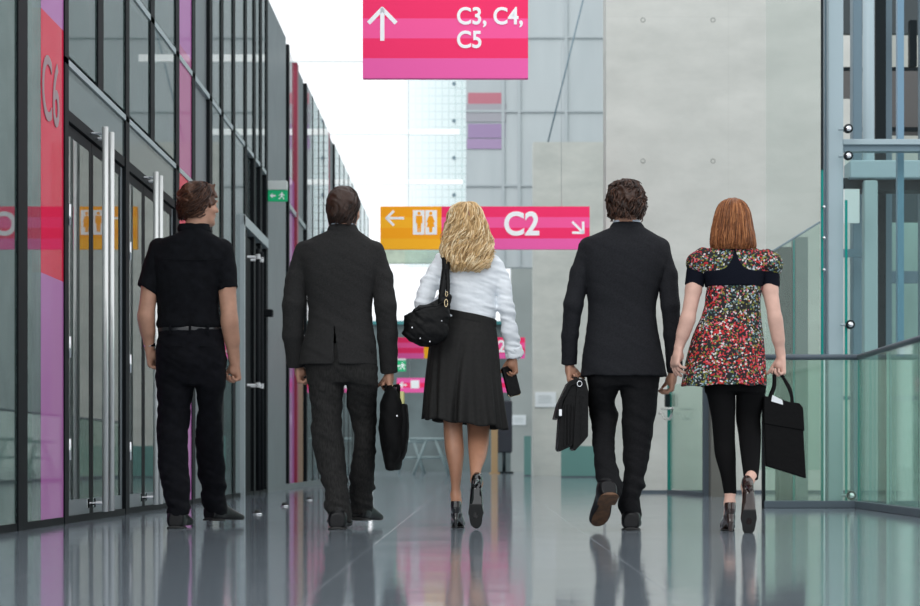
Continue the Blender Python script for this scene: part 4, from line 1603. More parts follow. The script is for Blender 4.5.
# ------------------------------------------------ facade on the one side
XW = -2.35
def yw(px):
    return FOC * -XW / (480 - px)

TOP = 5.45
T1, T2 = 2.63, 3.50
inner = mat('interior_wall_grey', (.20, .24, .23), .8, noise=.1, nscale=1.5)
slab('wall_left', -7.2, -7.0, 4, 44, 0, TOP, inner)
slab('ceiling', -7.0, XW - .14, 4, 23.6, TOP - .1, TOP, inner)
slab('wall_left_end', -7.0, -2.5, 23.6, 23.8, 0, TOP, inner)


def mullion(px, z0=0., z1=TOP, wy=.17, out=.020, m=BLACK_AL):
    y = yw(px)
    return slab(nm('trim'), XW - .045, XW + out, y, y + wy, z0, z1, m)


main = [-60, 14.5, 61.5, 123, 173.5, 190, 207.5, 219, 231, 243, 252, 258.5, 264.5]
near = [yw(p) for p in main]
for i, p in enumerate(main):
    mullion(p, wy={14.5: .20, 61.5: .10, 123: .13}.get(p, .17))
for p in (95, 148):
    mullion(p, T1)

GLI = 0
def pane(y0, y1, z0, z1, m=GL, name=None):
    return slab(name or nm('window'), XW + .002, XW + .010, y0, y1, z0, z1, m)


def bays(a, b):
    return yw(a) + {14.5: .20, 61.5: .10, 123: .13}.get(a, .17), yw(b)

# left of the doors: storey-high glass, a coloured film strip with lettering
y0, y1 = bays(-60, 14.5)
pane(y0, y1, .04, T2)
y0, y1 = bays(14.5, 61.5)
pane(y0, yw(39), .04, T2)
strip = empty(nm('window'), (XW + .006, (yw(39) + y1) / 2, 0), kind='structure')
for z0, z1, m in ((.04, 1.36, FILM_PUR), (1.36, 2.77, FILM_RED), (2.77, T2, FILM_PUR)):
    o = slab('film_panel', XW + .001, XW + .011, yw(39), y1, z0, z1, m, parent=strip)
    o.location = (0, 0, z0)
for a, b in ((-60, 14.5), (14.5, 61.5)):
    y0, y1 = bays(a, b)
    pane(y0, y1, T2, TOP)


def text(s, size, loc, rot_, m, parent=None, name='lettering', bold=.0, align='LEFT', ext=.002, sx=1.):
    c = bpy.data.curves.new(name, 'FONT')
    c.body = s
    c.size = size
    c.offset = bold
    c.extrude = ext
    c.align_x = align
    o = bpy.data.objects.new(name, c)
    COL.objects.link(o)
    c.materials.append(m)
    o.location = loc
    o.rotation_euler = rot_
    o.scale = (sx, 1, 1)
    bpy.context.view_layer.update()
    me = bpy.data.meshes.new_from_object(o)
    o2 = bpy.data.objects.new(name, me)
    COL.objects.link(o2)
    o2.location, o2.rotation_euler, o2.scale = o.location, o.rotation_euler, o.scale
    bpy.data.objects.remove(o)
    if parent is not None:
        o2.parent = parent
    return o2


text('C6', .50, (.008, -.28, 2.20), (PI / 2, 0, PI / 2), mat('grey_lettering', (.36, .25, .27), .4), strip, bold=.002, sx=.74)

# the two glass double doors with long pull tubes
def double_door(pa, pb, n):
    ya, yb = bays(pa, pb)
    root = empty('door_%d' % n, (XW, (ya + yb) / 2, 0), kind='structure')
    cy = (ya + yb) / 2
    half = (yb - ya) / 2
    H = 2.29

    def part(name, x0, x1, y0_, y1_, z0, z1, m, par=None, bev=0.):
        o = slab(name, x0 - XW, x1 - XW, y0_ - cy, y1_ - cy, z0, z1, m, parent=par or root, bev=bev)
        return o
    part('door_frame', XW - .09, XW + .012, ya, yb, H, H + .06, BLACK_AL)
    part('over_panel', XW - .03, XW + .008, ya, yb, H + .06, T1, GREY_GLS)
    yc = yw(92) if n == 1 else yw(144)
    for e, (l0, l1) in enumerate(((ya + .012, yc - .004), (yc + .004, yb - .012))):
        st = .055
        leaf = part('door_leaf', XW - .05, XW - .004, l0, l0 + st, .01, H - .01, BLACK_AL if e else GREY_AL)
        part('stile', XW - .05, XW - .004, l1 - st, l1, .01, H - .01, BLACK_AL if e == 0 else GREY_AL)
        part('bottom_rail', XW - .05, XW - .004, l0 + st, l1 - st, .01, .13, GREY_AL)
        part('top_rail', XW - .05, XW - .004, l0 + st, l1 - st, H - .07, H - .01, BLACK_AL)
        part('pane', XW - .012, XW - .006, l0 + st, l1 - st, .13, H - .07, GL_DOOR)
        yh = (l1 - .10) if e == 0 else (l0 + .085)
        for X, nme in ((XW + .10, 'pull_handle'), (XW - .15, 'pull_handle')):
            t = MB()
            t.tube([(X - XW, yh - cy, .05), (X - XW, yh - cy, 2.36)], .019, 14)
            h = t.build(nme, BRUSHED, root, True)
            for z in (.10, 2.32):
                bk = MB()
                bk.tube([(X - XW, yh - cy, z), (-.02 if X > XW else -.05, yh - cy, z)], .009, 8)
                bk.box(-.03, -.0, yh - cy - .03, yh - cy + .03, z - .03, z + .03, .004)
                bk.build('bracket', CHROME, h)
    for z in (.42, 1.0, 1.75):
        hg = MB()
        hg.tube([(.022, -half + .004, z - .06), (.022, -half + .004, z + .06)], .011, 10)
        hg.build('hinge', CHROME, root, True)
    return root


double_door(61.5, 123, 1)
double_door(123, 173.5, 2)
# bay with film, a solid bay, glazed bays
y0, y1 = bays(173.5, 190)
fr = empty(nm('window'), (XW + .006, (y0 + y1) / 2, 0), kind='structure')
for z0, z1, m in ((.04, 1.5, FILM_PUR), (1.5, T1, FILM_RED), (T1, 3.6, FILM_PNK), (3.6, TOP, FILM_PUR)):
    slab('film_panel', XW + .001, XW + .011, y0, y1, z0, z1, m, parent=fr).location = (0, 0, z0)
y0, y1 = bays(190, 207.5)
slab(nm('trim'), XW - .06, XW - .01, y0, y1, 0, TOP, GREY_AL)
for a, b in ((61.5, 95), (95, 123), (123, 148), (148, 173.5)):
    y0, y1 = bays(a, b)
    pane(y0, y1, T1 + .03, T2 - .03)
    pane(y0, y1, T2 + .03, TOP)
for a, b in zip(main[6:-1], main[7:]):
    y0, y1 = bays(a, b)
    if a < 243:
        pane(y0, y1, .04, T2 - .03)
    pane(y0, y1, T2 + .03, TOP)
# transoms
slab(nm('trim'), XW - .05, XW + .02, yw(61.5), yw(190), T1 - .035, T1, STEEL_TR)
slab(nm('trim'), XW - .05, XW + .008, yw(61.5), yw(190), T1 - .075, T1 - .035, BLACK_AL)
slab(nm('trim'), XW - .05, XW + .02, yw(-60), yw(264.5), T2 - .03, T2 + .012, STEEL_TR)
slab(nm('trim'), XW - .05, XW + .015, yw(-60), yw(264.5), .0, .04, BLACK_AL)
# third door: dark bars and steel frame
ya, yb = yw(239), yw(264)
d3 = empty('door_3', (XW, (ya + yb) / 2, 0), kind='structure')
cy = (ya + yb) / 2
def p3(name, x0, x1, y0_, y1_, z0, z1, m, bev=0.):
    return slab(name, x0 - XW, x1 - XW, y0_ - cy, y1_ - cy, z0, z1, m, parent=d3, bev=bev)
p3('door_frame', XW - .06, XW + .05, ya, ya + .10, 0, 2.75, STEEL_TR)
p3('head_rail', XW - .06, XW + .05, ya, yb, 2.66, 2.76, STEEL_TR)
p3('door_leaf', XW - .05, XW - .01, ya + .45, yb, .0, 2.62, BLACK_AL)
p3('over_panel', XW - .05, XW - .02, ya, yb, 2.78, T2 - .04, GREY_GLS)
p3('side_panel', XW - .04, XW - .02, ya + .1, ya + .45, .0, 2.62, GREY_GLS)
for dy, z0, z1 in ((.75, .05, 2.5), (1.05, .05, 2.5)):
    t = MB()
    t.tube([(.10, ya + dy - cy, z0), (.10, ya + dy - cy, z1)], .024, 12)
    h = t.build('pull_handle', BLACK_AL, d3, True)
    for z in (1.12, 2.42):
        bk = MB()
        bk.lathe([(.024, -.025), (.024, .025)], (.10, ya + dy - cy, z), 'z', 14)
        bk.tube([(.1, ya + dy - cy, z), (-.02, ya + dy - cy, z)], .012, 8)
        bk.build('clamp', TEXTW, h)
# solid tall panel
slab(nm('trim'), XW - .08, XW + .01, yw(266), yw(285), 0, TOP, GREY_AL)
# exit sign bracketed off the facade
def exit_sign(x, y, z, wd, hg, label):
    r = empty('exit_sign', (x, y, z), label=label, cat='sign')
    MB().box(-wd / 2, wd / 2, -.02, .02, -hg / 2, hg / 2, .004).build('sign_box', mat('exit_green', (.0, .34, .13), .4, emit=(.0, .5, .2), estr=.25), r)
    MB().box(-wd / 2, wd / 2, -.04, .04, hg / 2, hg / 2 + .10, .004).build('housing', mat('white_housing', (.72, .78, .75), .4), r)
    t = MB()
    k = hg
    t.add([(px * k - wd * .22, -.022, pz * k) for px, pz in ((-.30, 0), (-.05, .22), (-.05, .08), (.2, .08), (.2, -.08), (-.05, -.08), (-.05, -.22))], [(0, 6, 5, 4, 3, 2, 1)])
    t.build('arrow_symbol', TEXTW, r)
    t = MB()
    X = wd * .22
    t.lathe([(.06 * k, -.003), (.06 * k, 0)], (X, -.022, .26 * k), 'y', 10)
    t.add([(X + a * k, -.0225, b * k) for a, b in ((-.10, .18), (.10, .18), (.26, .02), (.2, -.02), (.07, .08), (.06, -.04), (.2, -.22), (.2, -.34), (.13, -.34), (.12, -.24), (-.03, -.08), (-.14, -.3), (-.3, -.3), (-.3, -.22), (-.18, -.22), (-.06, .05), (-.16, .06), (-.24, -.04), (-.28, 0))],
          [tuple(range(18, -1, -1))])
    t.build('running_figure', TEXTW, r)
    return r


exit_sign(XW + .125, 21.45, 3.265, .215, .125, 'small green emergency exit sign with white running figure, fixed to the glazed facade')
# knob
k = MB()
k.box(-.05, .05, -.05, .05, -.04, .04, .01)
ko = k.build('door_stop', BLACK_AL)
ko.location = (XW + .06, yw(263), 1.95)
tag(ko, 'small black box fixed to the facade mullion below the exit sign', 'box')

# far run of the facade: slim posts, clear panes, film
far = [288, 296.5, 306, 312, 318, 323, 328.5, 334, 339, 343.5, 348, 352, 356, 360, 364, 368]
for i, p in enumerate(far):
    y = yw(p)
    slab(nm('trim'), XW - .04, XW + .008, y, y + (.12 if i not in (1, 6) else .2), 0, TOP, BLACK_AL if i not in (1, 6) else mat('dark_red_post', (.36, .03, .07), .4))
    if i + 1 < len(far):
        yn = yw(far[i + 1])
        if i == 0:
            fr = empty(nm('window'), (XW - .03, (y + yn) / 2, 0), kind='structure')
            for z0, z1, m in ((.04, 3.3, FILM_PUR), (3.3, 3.9, FILM_PUR), (3.9, TOP, GL_FAR)):
                slab('film_panel', XW - .036, XW - .024, y + .12, yn, z0, z1, m, parent=fr).location = (0, 0, z0)
        elif i == 1:
            fr = empty(nm('window'), (XW - .03, (y + yn) / 2, 0), kind='structure')
            for z0, z1, m in ((.04, 3.0, mat('orange_brown_film', (.36, .17, .075), .4)), (3.0, TOP, GREY_AL)):
                slab('film_panel', XW - .036, XW - .024, y + .10, yn - .25, z0, z1, m, parent=fr).location = (0, 0, z0)
        elif i == 6:
            slab(nm('trim'), XW - .06, XW - .02, y + .09, yn, 0, TOP, GREY_AL)
        else:
            slab(nm('window'), XW - .004, XW + .004, y + .12, yn, .04, TOP, GL_FAR)
slab(nm('trim'), XW - .06, XW + .012, yw(264.5), yw(368), 0, .07, GREY_AL)
for z in (2.0, T2):
    slab(nm('trim'), XW - .05, XW + .0, yw(288), yw(368), z - .03, z + .03, STEEL_TR)
slab('wall_left_far', -7.0, -6.8, 24, 46, 0, TOP, mat('pale_far_wall', (.62, .68, .68), .7))

# pale roof beams across the void, kept pale by a small added glow
for y in (24.9, 30.5, 36.0):
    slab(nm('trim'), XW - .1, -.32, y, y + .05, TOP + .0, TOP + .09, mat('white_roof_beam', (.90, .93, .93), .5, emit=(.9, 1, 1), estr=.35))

# ------------------------------------------------ concrete
cw = slab('wall_back', (606 - 480) * 21.3 / FOC, 4.05, 21.3, 21.8, 0, 7.5, CONC)
hole = mat('tie_hole', (.30, .31, .29), .8)
for x, y in ((643, 20), (713, 20), (643, 161), (713, 161), (643, 302)):
    X, Z = at(x, y, 21.3)
    o = MB().lathe([(.026, .012), (.028, -.001), (.020, -.003), (.016, .006)], (0, 0, 0), 'y', 14).build('tie_hole', hole, cw)
    o.location = (X - cw.location.x, 21.3 - cw.location.y, Z)
X0 = at(533, 0, 44)[0]
cw2 = slab('wall_far', X0, 5.0, 44, 44.6, 0, at(0, 142, 44)[1], CONC2)
slab('wall_far_pier', at(511, 0, 60)[0], at(545, 0, 60)[0], 60, 60.6, 0, 8.6, mat('darker_concrete', (.34, .37, .36), .7, noise=.08, nscale=1))  # pier in a darker grey than the nearer concrete
for (a, b, c, d, Y, lab) in ((535, 556, 392, 407, 43.97, 'white printed notice on the front pier of far concrete'), (512, 526, 415, 425, 59.97, 'white printed notice on the rear darker concrete pier')):
    xa, za = at(a, d, Y)
    xb, zb = at(b, c, Y)
    r = empty('notice', ((xa + xb) / 2, Y, za), label=lab, cat='notice')
    MB().box(-(xb - xa) / 2, (xb - xa) / 2, 0, .03, 0, zb - za).build('sheet', mat('notice_white', (.72, .76, .78), .6), r)
    t = MB()
    for k_ in range(4):
        z = (zb - za) * (.3 + .14 * k_)
        t.box(-(xb - xa) * .35, (xb - xa) * (.32 - .08 * (k_ % 2)), -.01, 0, z, z + (zb - za) * .035)
    t.build('print', mat('faint_print', (.5, .55, .55), .6), r)

# ------------------------------------------------ glazed end of the hall
def curtain_mat():
    m = mat('grey_curtain_glass', (.4, .45, .47), .2)
    nt = m.node_tree
    N, L = nt.nodes.new, nt.links.new
    b = nt.nodes['Principled BSDF']
    tc = N('ShaderNodeTexCoord')
    mp = N('ShaderNodeMapping')
    mp.inputs['Scale'].default_value = (1.2, 1, .22)
    L(tc.outputs['Object'], mp.inputs[0])
    n = N('ShaderNodeTexNoise')
    n.inputs['Scale'].default_value = 1.1
    n.inputs['Detail'].default_value = 5
    L(mp.outputs[0], n.inputs[0])
    L(ramp(nt, n.outputs[0], [(.3, (.44, .49, .51)), (.7, (.51, .56, .575))]), b.inputs['Base Color'])
    return m


Yc = 50.0
xa = at(466, 0, Yc)[0]
cwall = slab('wall_far_glazed', xa, 6.0, Yc, Yc + .3, 5.3, 15.5, curtain_mat())
for px in (503, 519, 566):
    x = at(px, 0, Yc)[0]
    slab(nm('trim'), x - .04, x + .04, Yc - .06, Yc, 5.3, 15.5, mat('pale_mullion', (.43, .48, .50), .4))
for z in (7.4, 9.3, 11.2, 13.1):
    slab(nm('trim'), xa, 6.0, Yc - .05, Yc, z - .03, z + .03, mat('pale_mullion', (.43, .48, .50), .4))
# blurred pink and violet reflections in that glass, painted on as flat panels
for i, (a, b, c, d, col) in enumerate(((468, 503, 93, 104, (.50, .17, .22)), (466, 506, 104, 122, (.36, .36, .40)), (468, 505, 124, 138, (.34, .24, .42)), (467, 504, 139, 149, (.38, .27, .45)))):
    x0, z0 = at(a, d, Yc)
    x1, z1 = at(b, c, Yc)
    slab(nm('window'), x0, x1, Yc - .03, Yc - .005, z0, z1, mat('painted_reflection_%d' % i, col, .3))
# clear gridded curtain beside it
def grid_glass():
    m = bpy.data.materials.new('gridded_clear_glass')
    m.use_nodes = True
    nt = m.node_tree
    nt.nodes.clear()
    N, L = nt.nodes.new, nt.links.new
    out = N('ShaderNodeOutputMaterial')
    tc = N('ShaderNodeTexCoord')
    sx = N('ShaderNodeSeparateXYZ')
    cx = N('ShaderNodeCombineXYZ')
    L(tc.outputs['Object'], sx.inputs[0])
    L(sx.outputs[0], cx.inputs[0])
    L(sx.outputs[2], cx.inputs[1])
    br = N('ShaderNodeTexBrick')
    br.offset = 0
    br.inputs['Brick Width'].default_value = .17
    br.inputs['Row Height'].default_value = .20
    br.inputs['Scale'].default_value = 1
    br.inputs['Mortar Size'].default_value = .018
    L(cx.outputs[0], br.inputs[0])
    tr = N('ShaderNodeBsdfTransparent')
    tr.inputs[0].default_value = (.93, .97, .97, 1)
    df = N('ShaderNodeBsdfDiffuse')
    df.inputs[0].default_value = (.50, .64, .64, 1)
    mr = N('ShaderNodeMapRange')            # denser towards the solid wall
    mr.inputs[1].default_value = -.75
    mr.inputs[2].default_value = .75
    mr.inputs[3].default_value = .02
    mr.inputs[4].default_value = .55
    L(sx.outputs[0], mr.inputs[0])
    mu = N('ShaderNodeMath')
    mu.operation = 'MULTIPLY_ADD'
    mu.inputs[1].default_value = .35
    L(br.outputs['Fac'], mu.inputs[0])
    ml = N('ShaderNodeMath')
    ml.operation = 'MULTIPLY'
    L(mu.outputs[0], ml.inputs[0])
    L(mr.outputs[0], ml.inputs[1])
    mu.inputs[2].default_value = .45
    mx = N('ShaderNodeMixShader')
    L(ml.outputs[0], mx.inputs[0])
    L(tr.outputs[0], mx.inputs[1])
    L(df.outputs[0], mx.inputs[2])
    L(mx.outputs[0], out.inputs[0])
    return m


slab(nm('window'), at(405, 0, Yc)[0], xa, Yc, Yc + .05, 5.3, 15.5, grid_glass())
for z in np.arange(6.2, 13.5, .95):
    o = MB().lathe([(.05, -.04), (.05, .0)], (0, 0, 0), 'y', 10).build('glass_fitting', STEEL_MD)
    o.location = (at(454, 0, Yc)[0], Yc - .02, z)
    tag(o, 'round steel point fitting on the far gridded glass wall', 'fitting', 'point fittings up the far gridded glass wall')
# thin stay cable
cb = MB()
a_, b_ = at(588, -20, 40), at(548, 142, 40)
cb.tube([(0, 0, 0), (a_[0] - b_[0], 0, a_[1] - b_[1])], .016, 6)
co_ = cb.build('stay_cable', STEEL_MD, None, True)
co_.location = (b_[0], 40, b_[1])
tag(co_, 'thin slanting steel stay cable in front of the grey glazed wall', 'cable')

# low building line beyond: dark band, planted strip
Yb = 62.0
slab('wall_end', at(372, 0, Yb)[0], 8.6, Yb, Yb + .4, 0, at(0, 324, Yb)[1], mat('dark_teal_far_wall', (.115, .15, .155), .6, noise=.25, nscale=1.2))  # plain end wall in a mottled dark grey-teal
x0, z0 = at(372, 324, Yb)
slab(nm('trim'), x0, at(511, 0, Yb)[0], Yb - .2, Yb, z0 - .02, z0 + .09, mat('teal_edge_band', (.05, .25, .26), .5))
x0, z0 = at(380, 263, 58)
slab(nm('trim'), x0, at(511, 0, 58)[0], 58, 58.3, z0, z0 + .42, mat('pale_green_fascia', (.50, .58, .46), .7, noise=.2, nscale=2.5))

# things on the far floor
def far_post(px, y_top, y_bot, w_, m, label, name='post', cat='post', group=None, bot=None):
    Y = .36 * FOC / (y_bot - 460)
    x, z = at(px, y_top, Y)
    o = MB()
    o.box(-w_ / 2, w_ / 2, -w_ / 2, w_ / 2, 0, z, .01)
    o.box(-w_ * .8, w_ * .8, -w_ * .8, w_ * .8, 0, .04, .01)
    o = o.build(name, m)
    o.location = (x, Y, 0)
    return tag(o, label, cat, group)


GP = mat('grey_green_post', (.20, .27, .28), .5)
for i, px in enumerate((413.5, 421.5, 429)):
    far_post(px, 400, 471, (.10, .14, .08)[i], GP, 'slim grey-green steel post in the distance beyond the blonde woman', group='slim steel posts at the far end of the hall')


def barrier(px, Y, label, s=1.):
    r = empty('barrier', (at(px, 0, Y)[0], Y, 0), label=label, cat='barrier')
    for e in (-1, 1):
        m = MB()
        m.tube([(e * .42 * s, 0, 0), (e * .10 * s, 0, .85)], .035, 8)
        m.build('leg', GP, r, True)
    m = MB()
    m.tube([(-.5 * s, 0, .85), (.5 * s, 0, .85)], .04, 8)
    m.build('top_bar', GP, r, True)
    m = MB()
    m.tube([(-.26 * s, 0, .42), (.26 * s, 0, .42)], .03, 8)
    m.build('cross_bar', GP, r, True)
    for e in (-1, 1):
        m = MB()
        m.tube([(e * .45 * s, .5, 0), (e * .10 * s, .0, .85)], .03, 8)
        m.build('leg', GP, r, True)


barrier(431, 46, 'grey steel trestle barrier standing in the distance just behind the blonde woman')
barrier(411, 52, 'smaller, farther grey steel trestle barrier beside the hanging laptop bag', .8)
o = far_post(494.5, 400, 474, .17, mat('tan_column', (.36, .24, .12), .6), 'tan square column in the distance behind the blonde woman\'s wallet')
o.name = 'square_column'
# dark stand with a screen
r = empty('display_stand', (at(504, 0, 52)[0], 52, 0), label='dark display stand in the distance in front of the darker pier', cat='display stand')
MB().box(-.22, .22, -.05, .05, .55, 1.95, .03).build('screen', mat('dark_screen', (.02, .025, .035), .3), r)
MB().tube([(0, 0, .04), (0, 0, .56)], .05, 10).build('stem', STEEL_DK, r, True)
MB().box(-.25, .25, -.2, .2, 0, .05, .01).build('foot', STEEL_DK, r)
# small exit sign far away
exit_sign(at(400, 0, 50)[0], 50, at(0, 366, 50)[1], .30, .28, 'tiny distant green exit sign between the two far pink signs')
# green glass guards at the foot of the concrete
for (a, b, c, Y, lab) in ((561, 601, 446, 40, 'low green glass guard panel at the foot of the far concrete wall'), (524, 531, 436, 43.4, 'narrow green glass panel at the corner of the far concrete pier')):
    xa_, za_ = at(a, 0, Y)[0], at(0, c, Y)[1]
    xb_ = at(b, 0, Y)[0]
    r = empty('glass_guard', ((xa_ + xb_) / 2, Y, 0), label=lab, cat='railing')
    MB().box(-(xb_ - xa_) / 2, (xb_ - xa_) / 2, -.01, .01, .02, za_).build('pane', mat('teal_pane', (.13, .28, .26), .3), r)
    MB().box(-(xb_ - xa_) / 2, (xb_ - xa_) / 2, -.03, .03, 0, .03).build('base_rail', RAIL_DK, r)

# ------------------------------------------------ signs
RED = mat('sign_crimson', (.84, .020, .125), .5, emit=(.84, .020, .125), estr=.17, spec=.3)  # printed sign colours, each brightened by a slight added glow
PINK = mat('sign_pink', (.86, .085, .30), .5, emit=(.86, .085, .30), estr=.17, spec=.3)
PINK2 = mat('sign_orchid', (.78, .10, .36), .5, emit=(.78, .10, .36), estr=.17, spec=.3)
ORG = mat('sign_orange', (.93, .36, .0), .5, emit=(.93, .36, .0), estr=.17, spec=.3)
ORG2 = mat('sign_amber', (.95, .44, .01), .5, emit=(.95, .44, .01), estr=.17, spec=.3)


def arrow(par, cx, cz, L_, th, ang, y=-.032, head_=.42):
    """line arrow pointing along ang (0 = right, 90 = up)"""
    a = math.radians(ang)
    m = MB()
    def bar(p, q_):
        d = Vector((q_[0] - p[0], q_[1] - p[1])).normalized()
        n = Vector((-d.y, d.x)) * th / 2
        pts = [(p[0] - n.x, p[1] - n.y), (q_[0] - n.x, q_[1] - n.y), (q_[0] + n.x, q_[1] + n.y), (p[0] + n.x, p[1] + n.y)]
        m.prism([(cx + u * math.cos(a) - v * math.sin(a), cz + u * math.sin(a) + v * math.cos(a)) for u, v in pts], y, y + .004)
    bar((-L_ / 2, 0), (L_ / 2 - th * .3, 0))
    h = L_ * head_
    bar((L_ / 2 - h, h), (L_ / 2 + th * .3, -th * .2))
    bar((L_ / 2 - h, -h), (L_ / 2 + th * .3, th * .2))
    return m.build('arrow_symbol', TEXTW, par)


def stripes(root, x0, x1, z0, z1, cols, name='sign_stripe'):
    h = (z1 - z0) / len(cols)
    for i, c in enumerate(cols):
        MB().box(x0, x1, -.03, .03, z1 - (i + 1) * h, z1 - i * h).build(name, c, root)


def rods(root, xs, z0, z1):
    for x in xs:
        MB().tube([(x, 0, z0), (x, 0, z1)], .002, 6).build('hanging_wire', STEEL_TR, root, True)


# near sign
Ys = 14.0
x0, z0 = at(363, 79, Ys)
x1, z1 = at(528, -.5, Ys)
cx_ = (x0 + x1) / 2
sg = empty('hanging_sign', (cx_, Ys, 0), label='pink striped hanging sign reading C3, C4, C5 with an up arrow', cat='sign')
h4 = z1 - z0
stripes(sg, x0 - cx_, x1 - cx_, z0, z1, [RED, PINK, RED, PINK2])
rods(sg, (x0 - cx_ + .2, x1 - cx_ - .2), z1, z1 + 2.5)
ax, az = at(382.5, 26, Ys)
arrow(sg, ax - cx_, az, .225, .030, 90, head_=.44)
tx, tz = at(456.5, 25, Ys)
text('C3, C4,', .170, (tx - cx_, -.034, tz), (PI / 2, 0, 0), TEXTW, sg, bold=.0035, sx=.90)
tx, tz = at(456.5, 48.5, Ys)
text('C5', .170, (tx - cx_, -.034, tz), (PI / 2, 0, 0), TEXTW, sg, bold=.0035, sx=.90)
# C2 sign
Ys = 20.8
x0, z0 = at(380.5, 249.5, Ys)
x1, z1 = at(589.5, 206.8, Ys)
xm = at(441.5, 0, Ys)[0]
cx_ = (x0 + x1) / 2
sg = empty('hanging_sign', (cx_, Ys, 0), label='long hanging sign with orange toilets section and pink C2 section', cat='sign')
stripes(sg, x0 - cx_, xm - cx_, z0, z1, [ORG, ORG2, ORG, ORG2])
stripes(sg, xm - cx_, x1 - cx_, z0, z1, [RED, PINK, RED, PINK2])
ax, az = at(395.5, 218.5, Ys)
arrow(sg, ax - cx_, az, .185, .026, 180)
ax, az = at(577.5, 227.5, Ys)
arrow(sg, ax - cx_, az, .165, .026, -45, head_=.5)
tx, tz = at(503.5, 235, Ys)
text('C2', .345, (tx - cx_, -.034, tz), (PI / 2, 0, 0), TEXTW, sg, bold=.009, sx=.92)
# toilets pictogram: white tile, two orange figures
px0, pz0 = at(413, 235, Ys)
px1, pz1 = at(437, 210.5, Ys)
MB().box(px0 - cx_, px1 - cx_, -.033, -.028, pz0, pz1).build('pictogram_tile', TEXTW, sg)
mid = (px0 + px1) / 2 - cx_
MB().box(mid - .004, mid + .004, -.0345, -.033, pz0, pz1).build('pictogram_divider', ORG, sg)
for e in (-1, 1):
    m = MB()
    c = mid + e * .062
    zt = pz1 - .035
    m.lathe([(.018, -.036), (.018, -.033)], (c, 0, zt), 'y', 14)
    if e < 0:
        m.prism([(c - .034, zt - .025), (c + .034, zt - .025), (c + .034, zt - .105), (c + .022, zt - .105), (c + .022, zt - .12), (c + .018, zt - .20), (c + .003, zt - .20), (c, zt - .12), (c - .003, zt - .20), (c - .018, zt - .20), (c - .022, zt - .105), (c - .034, zt - .105)], -.036, -.033)
    else:
        m.prism([(c - .018, zt - .025), (c + .018, zt - .025), (c + .044, zt - .09), (c + .030, zt - .10), (c + .042, zt - .145), (c + .018, zt - .145), (c + .016, zt - .20), (c - .016, zt - .20), (c - .018, zt - .145), (c - .042, zt - .145), (c - .030, zt - .10), (c - .044, zt - .09)], -.036, -.033)
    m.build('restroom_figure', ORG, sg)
rods(sg, (x0 - cx_ + .3, x1 - cx_ - .3), z1, z1 + 3)
# far signs
Ys = 40
x0, z0 = at(397.5, 358.5, Ys)
x1, z1 = at(525, 337.5, Ys)
cx_ = (x0 + x1) / 2
sg = empty('hanging_sign', (cx_, Ys, 0), label='distant pink hanging sign with an orange middle, passing behind the black skirt', cat='sign')
xa_, xb_ = at(424, 0, Ys)[0] - cx_, at(446, 0, Ys)[0] - cx_
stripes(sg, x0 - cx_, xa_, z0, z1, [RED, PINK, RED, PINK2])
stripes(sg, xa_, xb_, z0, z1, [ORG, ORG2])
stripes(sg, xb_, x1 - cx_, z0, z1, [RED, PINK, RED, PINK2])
tx, tz = at(486, 352, Ys)
text('C2', .34, (tx - cx_, -.034, tz), (PI / 2, 0, 0), TEXTW, sg, bold=.008)
ax, az = at(518, 348, Ys)
arrow(sg, ax - cx_, az, .16, .03, -45, head_=.5)
rods(sg, (x0 - cx_ + .3, x1 - cx_ - .3), z1, z1 + 3)
Ys = 46
x0, z0 = at(397, 392.5, Ys)
x1, z1 = at(508, 378, Ys)
cx_ = (x0 + x1) / 2
sg = empty('hanging_sign', (cx_, Ys, 0), label='lower, smaller distant pink sign with a left arrow and white symbols', cat='sign')
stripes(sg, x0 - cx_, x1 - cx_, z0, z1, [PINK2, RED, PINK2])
ax, az = at(403.5, 385, Ys)
arrow(sg, ax - cx_, az, .16, .035, 180)
m = MB()
bx_ = at(415, 385, Ys)
m.box(bx_[0] - cx_ - .10, bx_[0] - cx_ + .10, -.034, -.03, bx_[1] - .08, bx_[1] + .11, .0)
m.build('pictogram_tile', TEXTW, sg)
rods(sg, (x0 - cx_ + .3, x1 - cx_ - .3), z1, z1 + 3)

# ------------------------------------------------ lift shaft and guards on the other side
YG = 14.6
xg0, xg1 = at(763.5, 0, YG)[0], at(858.5, 0, YG)[0]
RZ = 1.13


def guard(pts, label, posts=(), joints=()):
    """glass guard from a to b with handrail and floor channel"""
    (ax_, ay_), (bx__, by_) = pts
    d = Vector((bx__ - ax_, by_ - ay_, 0))
    Lh = d.length
    r = empty('glass_balustrade', (ax_, ay_, 0), math.atan2(d.y, d.x), label=label, cat='railing')
    n = len(joints) + 1
    js = [0] + list(joints) + [1]
    for i in range(n):
        a, b = js[i] * Lh + .006, js[i + 1] * Lh - .006
        MB().box(a, b, -.008, .008, .05, RZ - .02).build('pane', GL_GREEN, r)
    for j in js:
        MB().box(j * Lh - .0055, j * Lh + .0055, -.0075, .0075, .05, RZ - .02).build('pane_edge', TEAL_EDGE if j in (0, 1) else mat('pale_glass_edge', (.45, .66, .62), .2), r)
    MB().tube([(0, 0, RZ), (Lh, 0, RZ)], .024, 12, flat=.9).build('handrail', RAIL_DK, r, True)
    MB().box(0, Lh, -.035, .035, 0, .055, .004).build('floor_channel', RAIL_DK, r)
    for p in posts:
        MB().box(p * Lh - .012, p * Lh + .012, -.02, .02, 0, RZ).build('post', BLACK_AL, r)
    return r


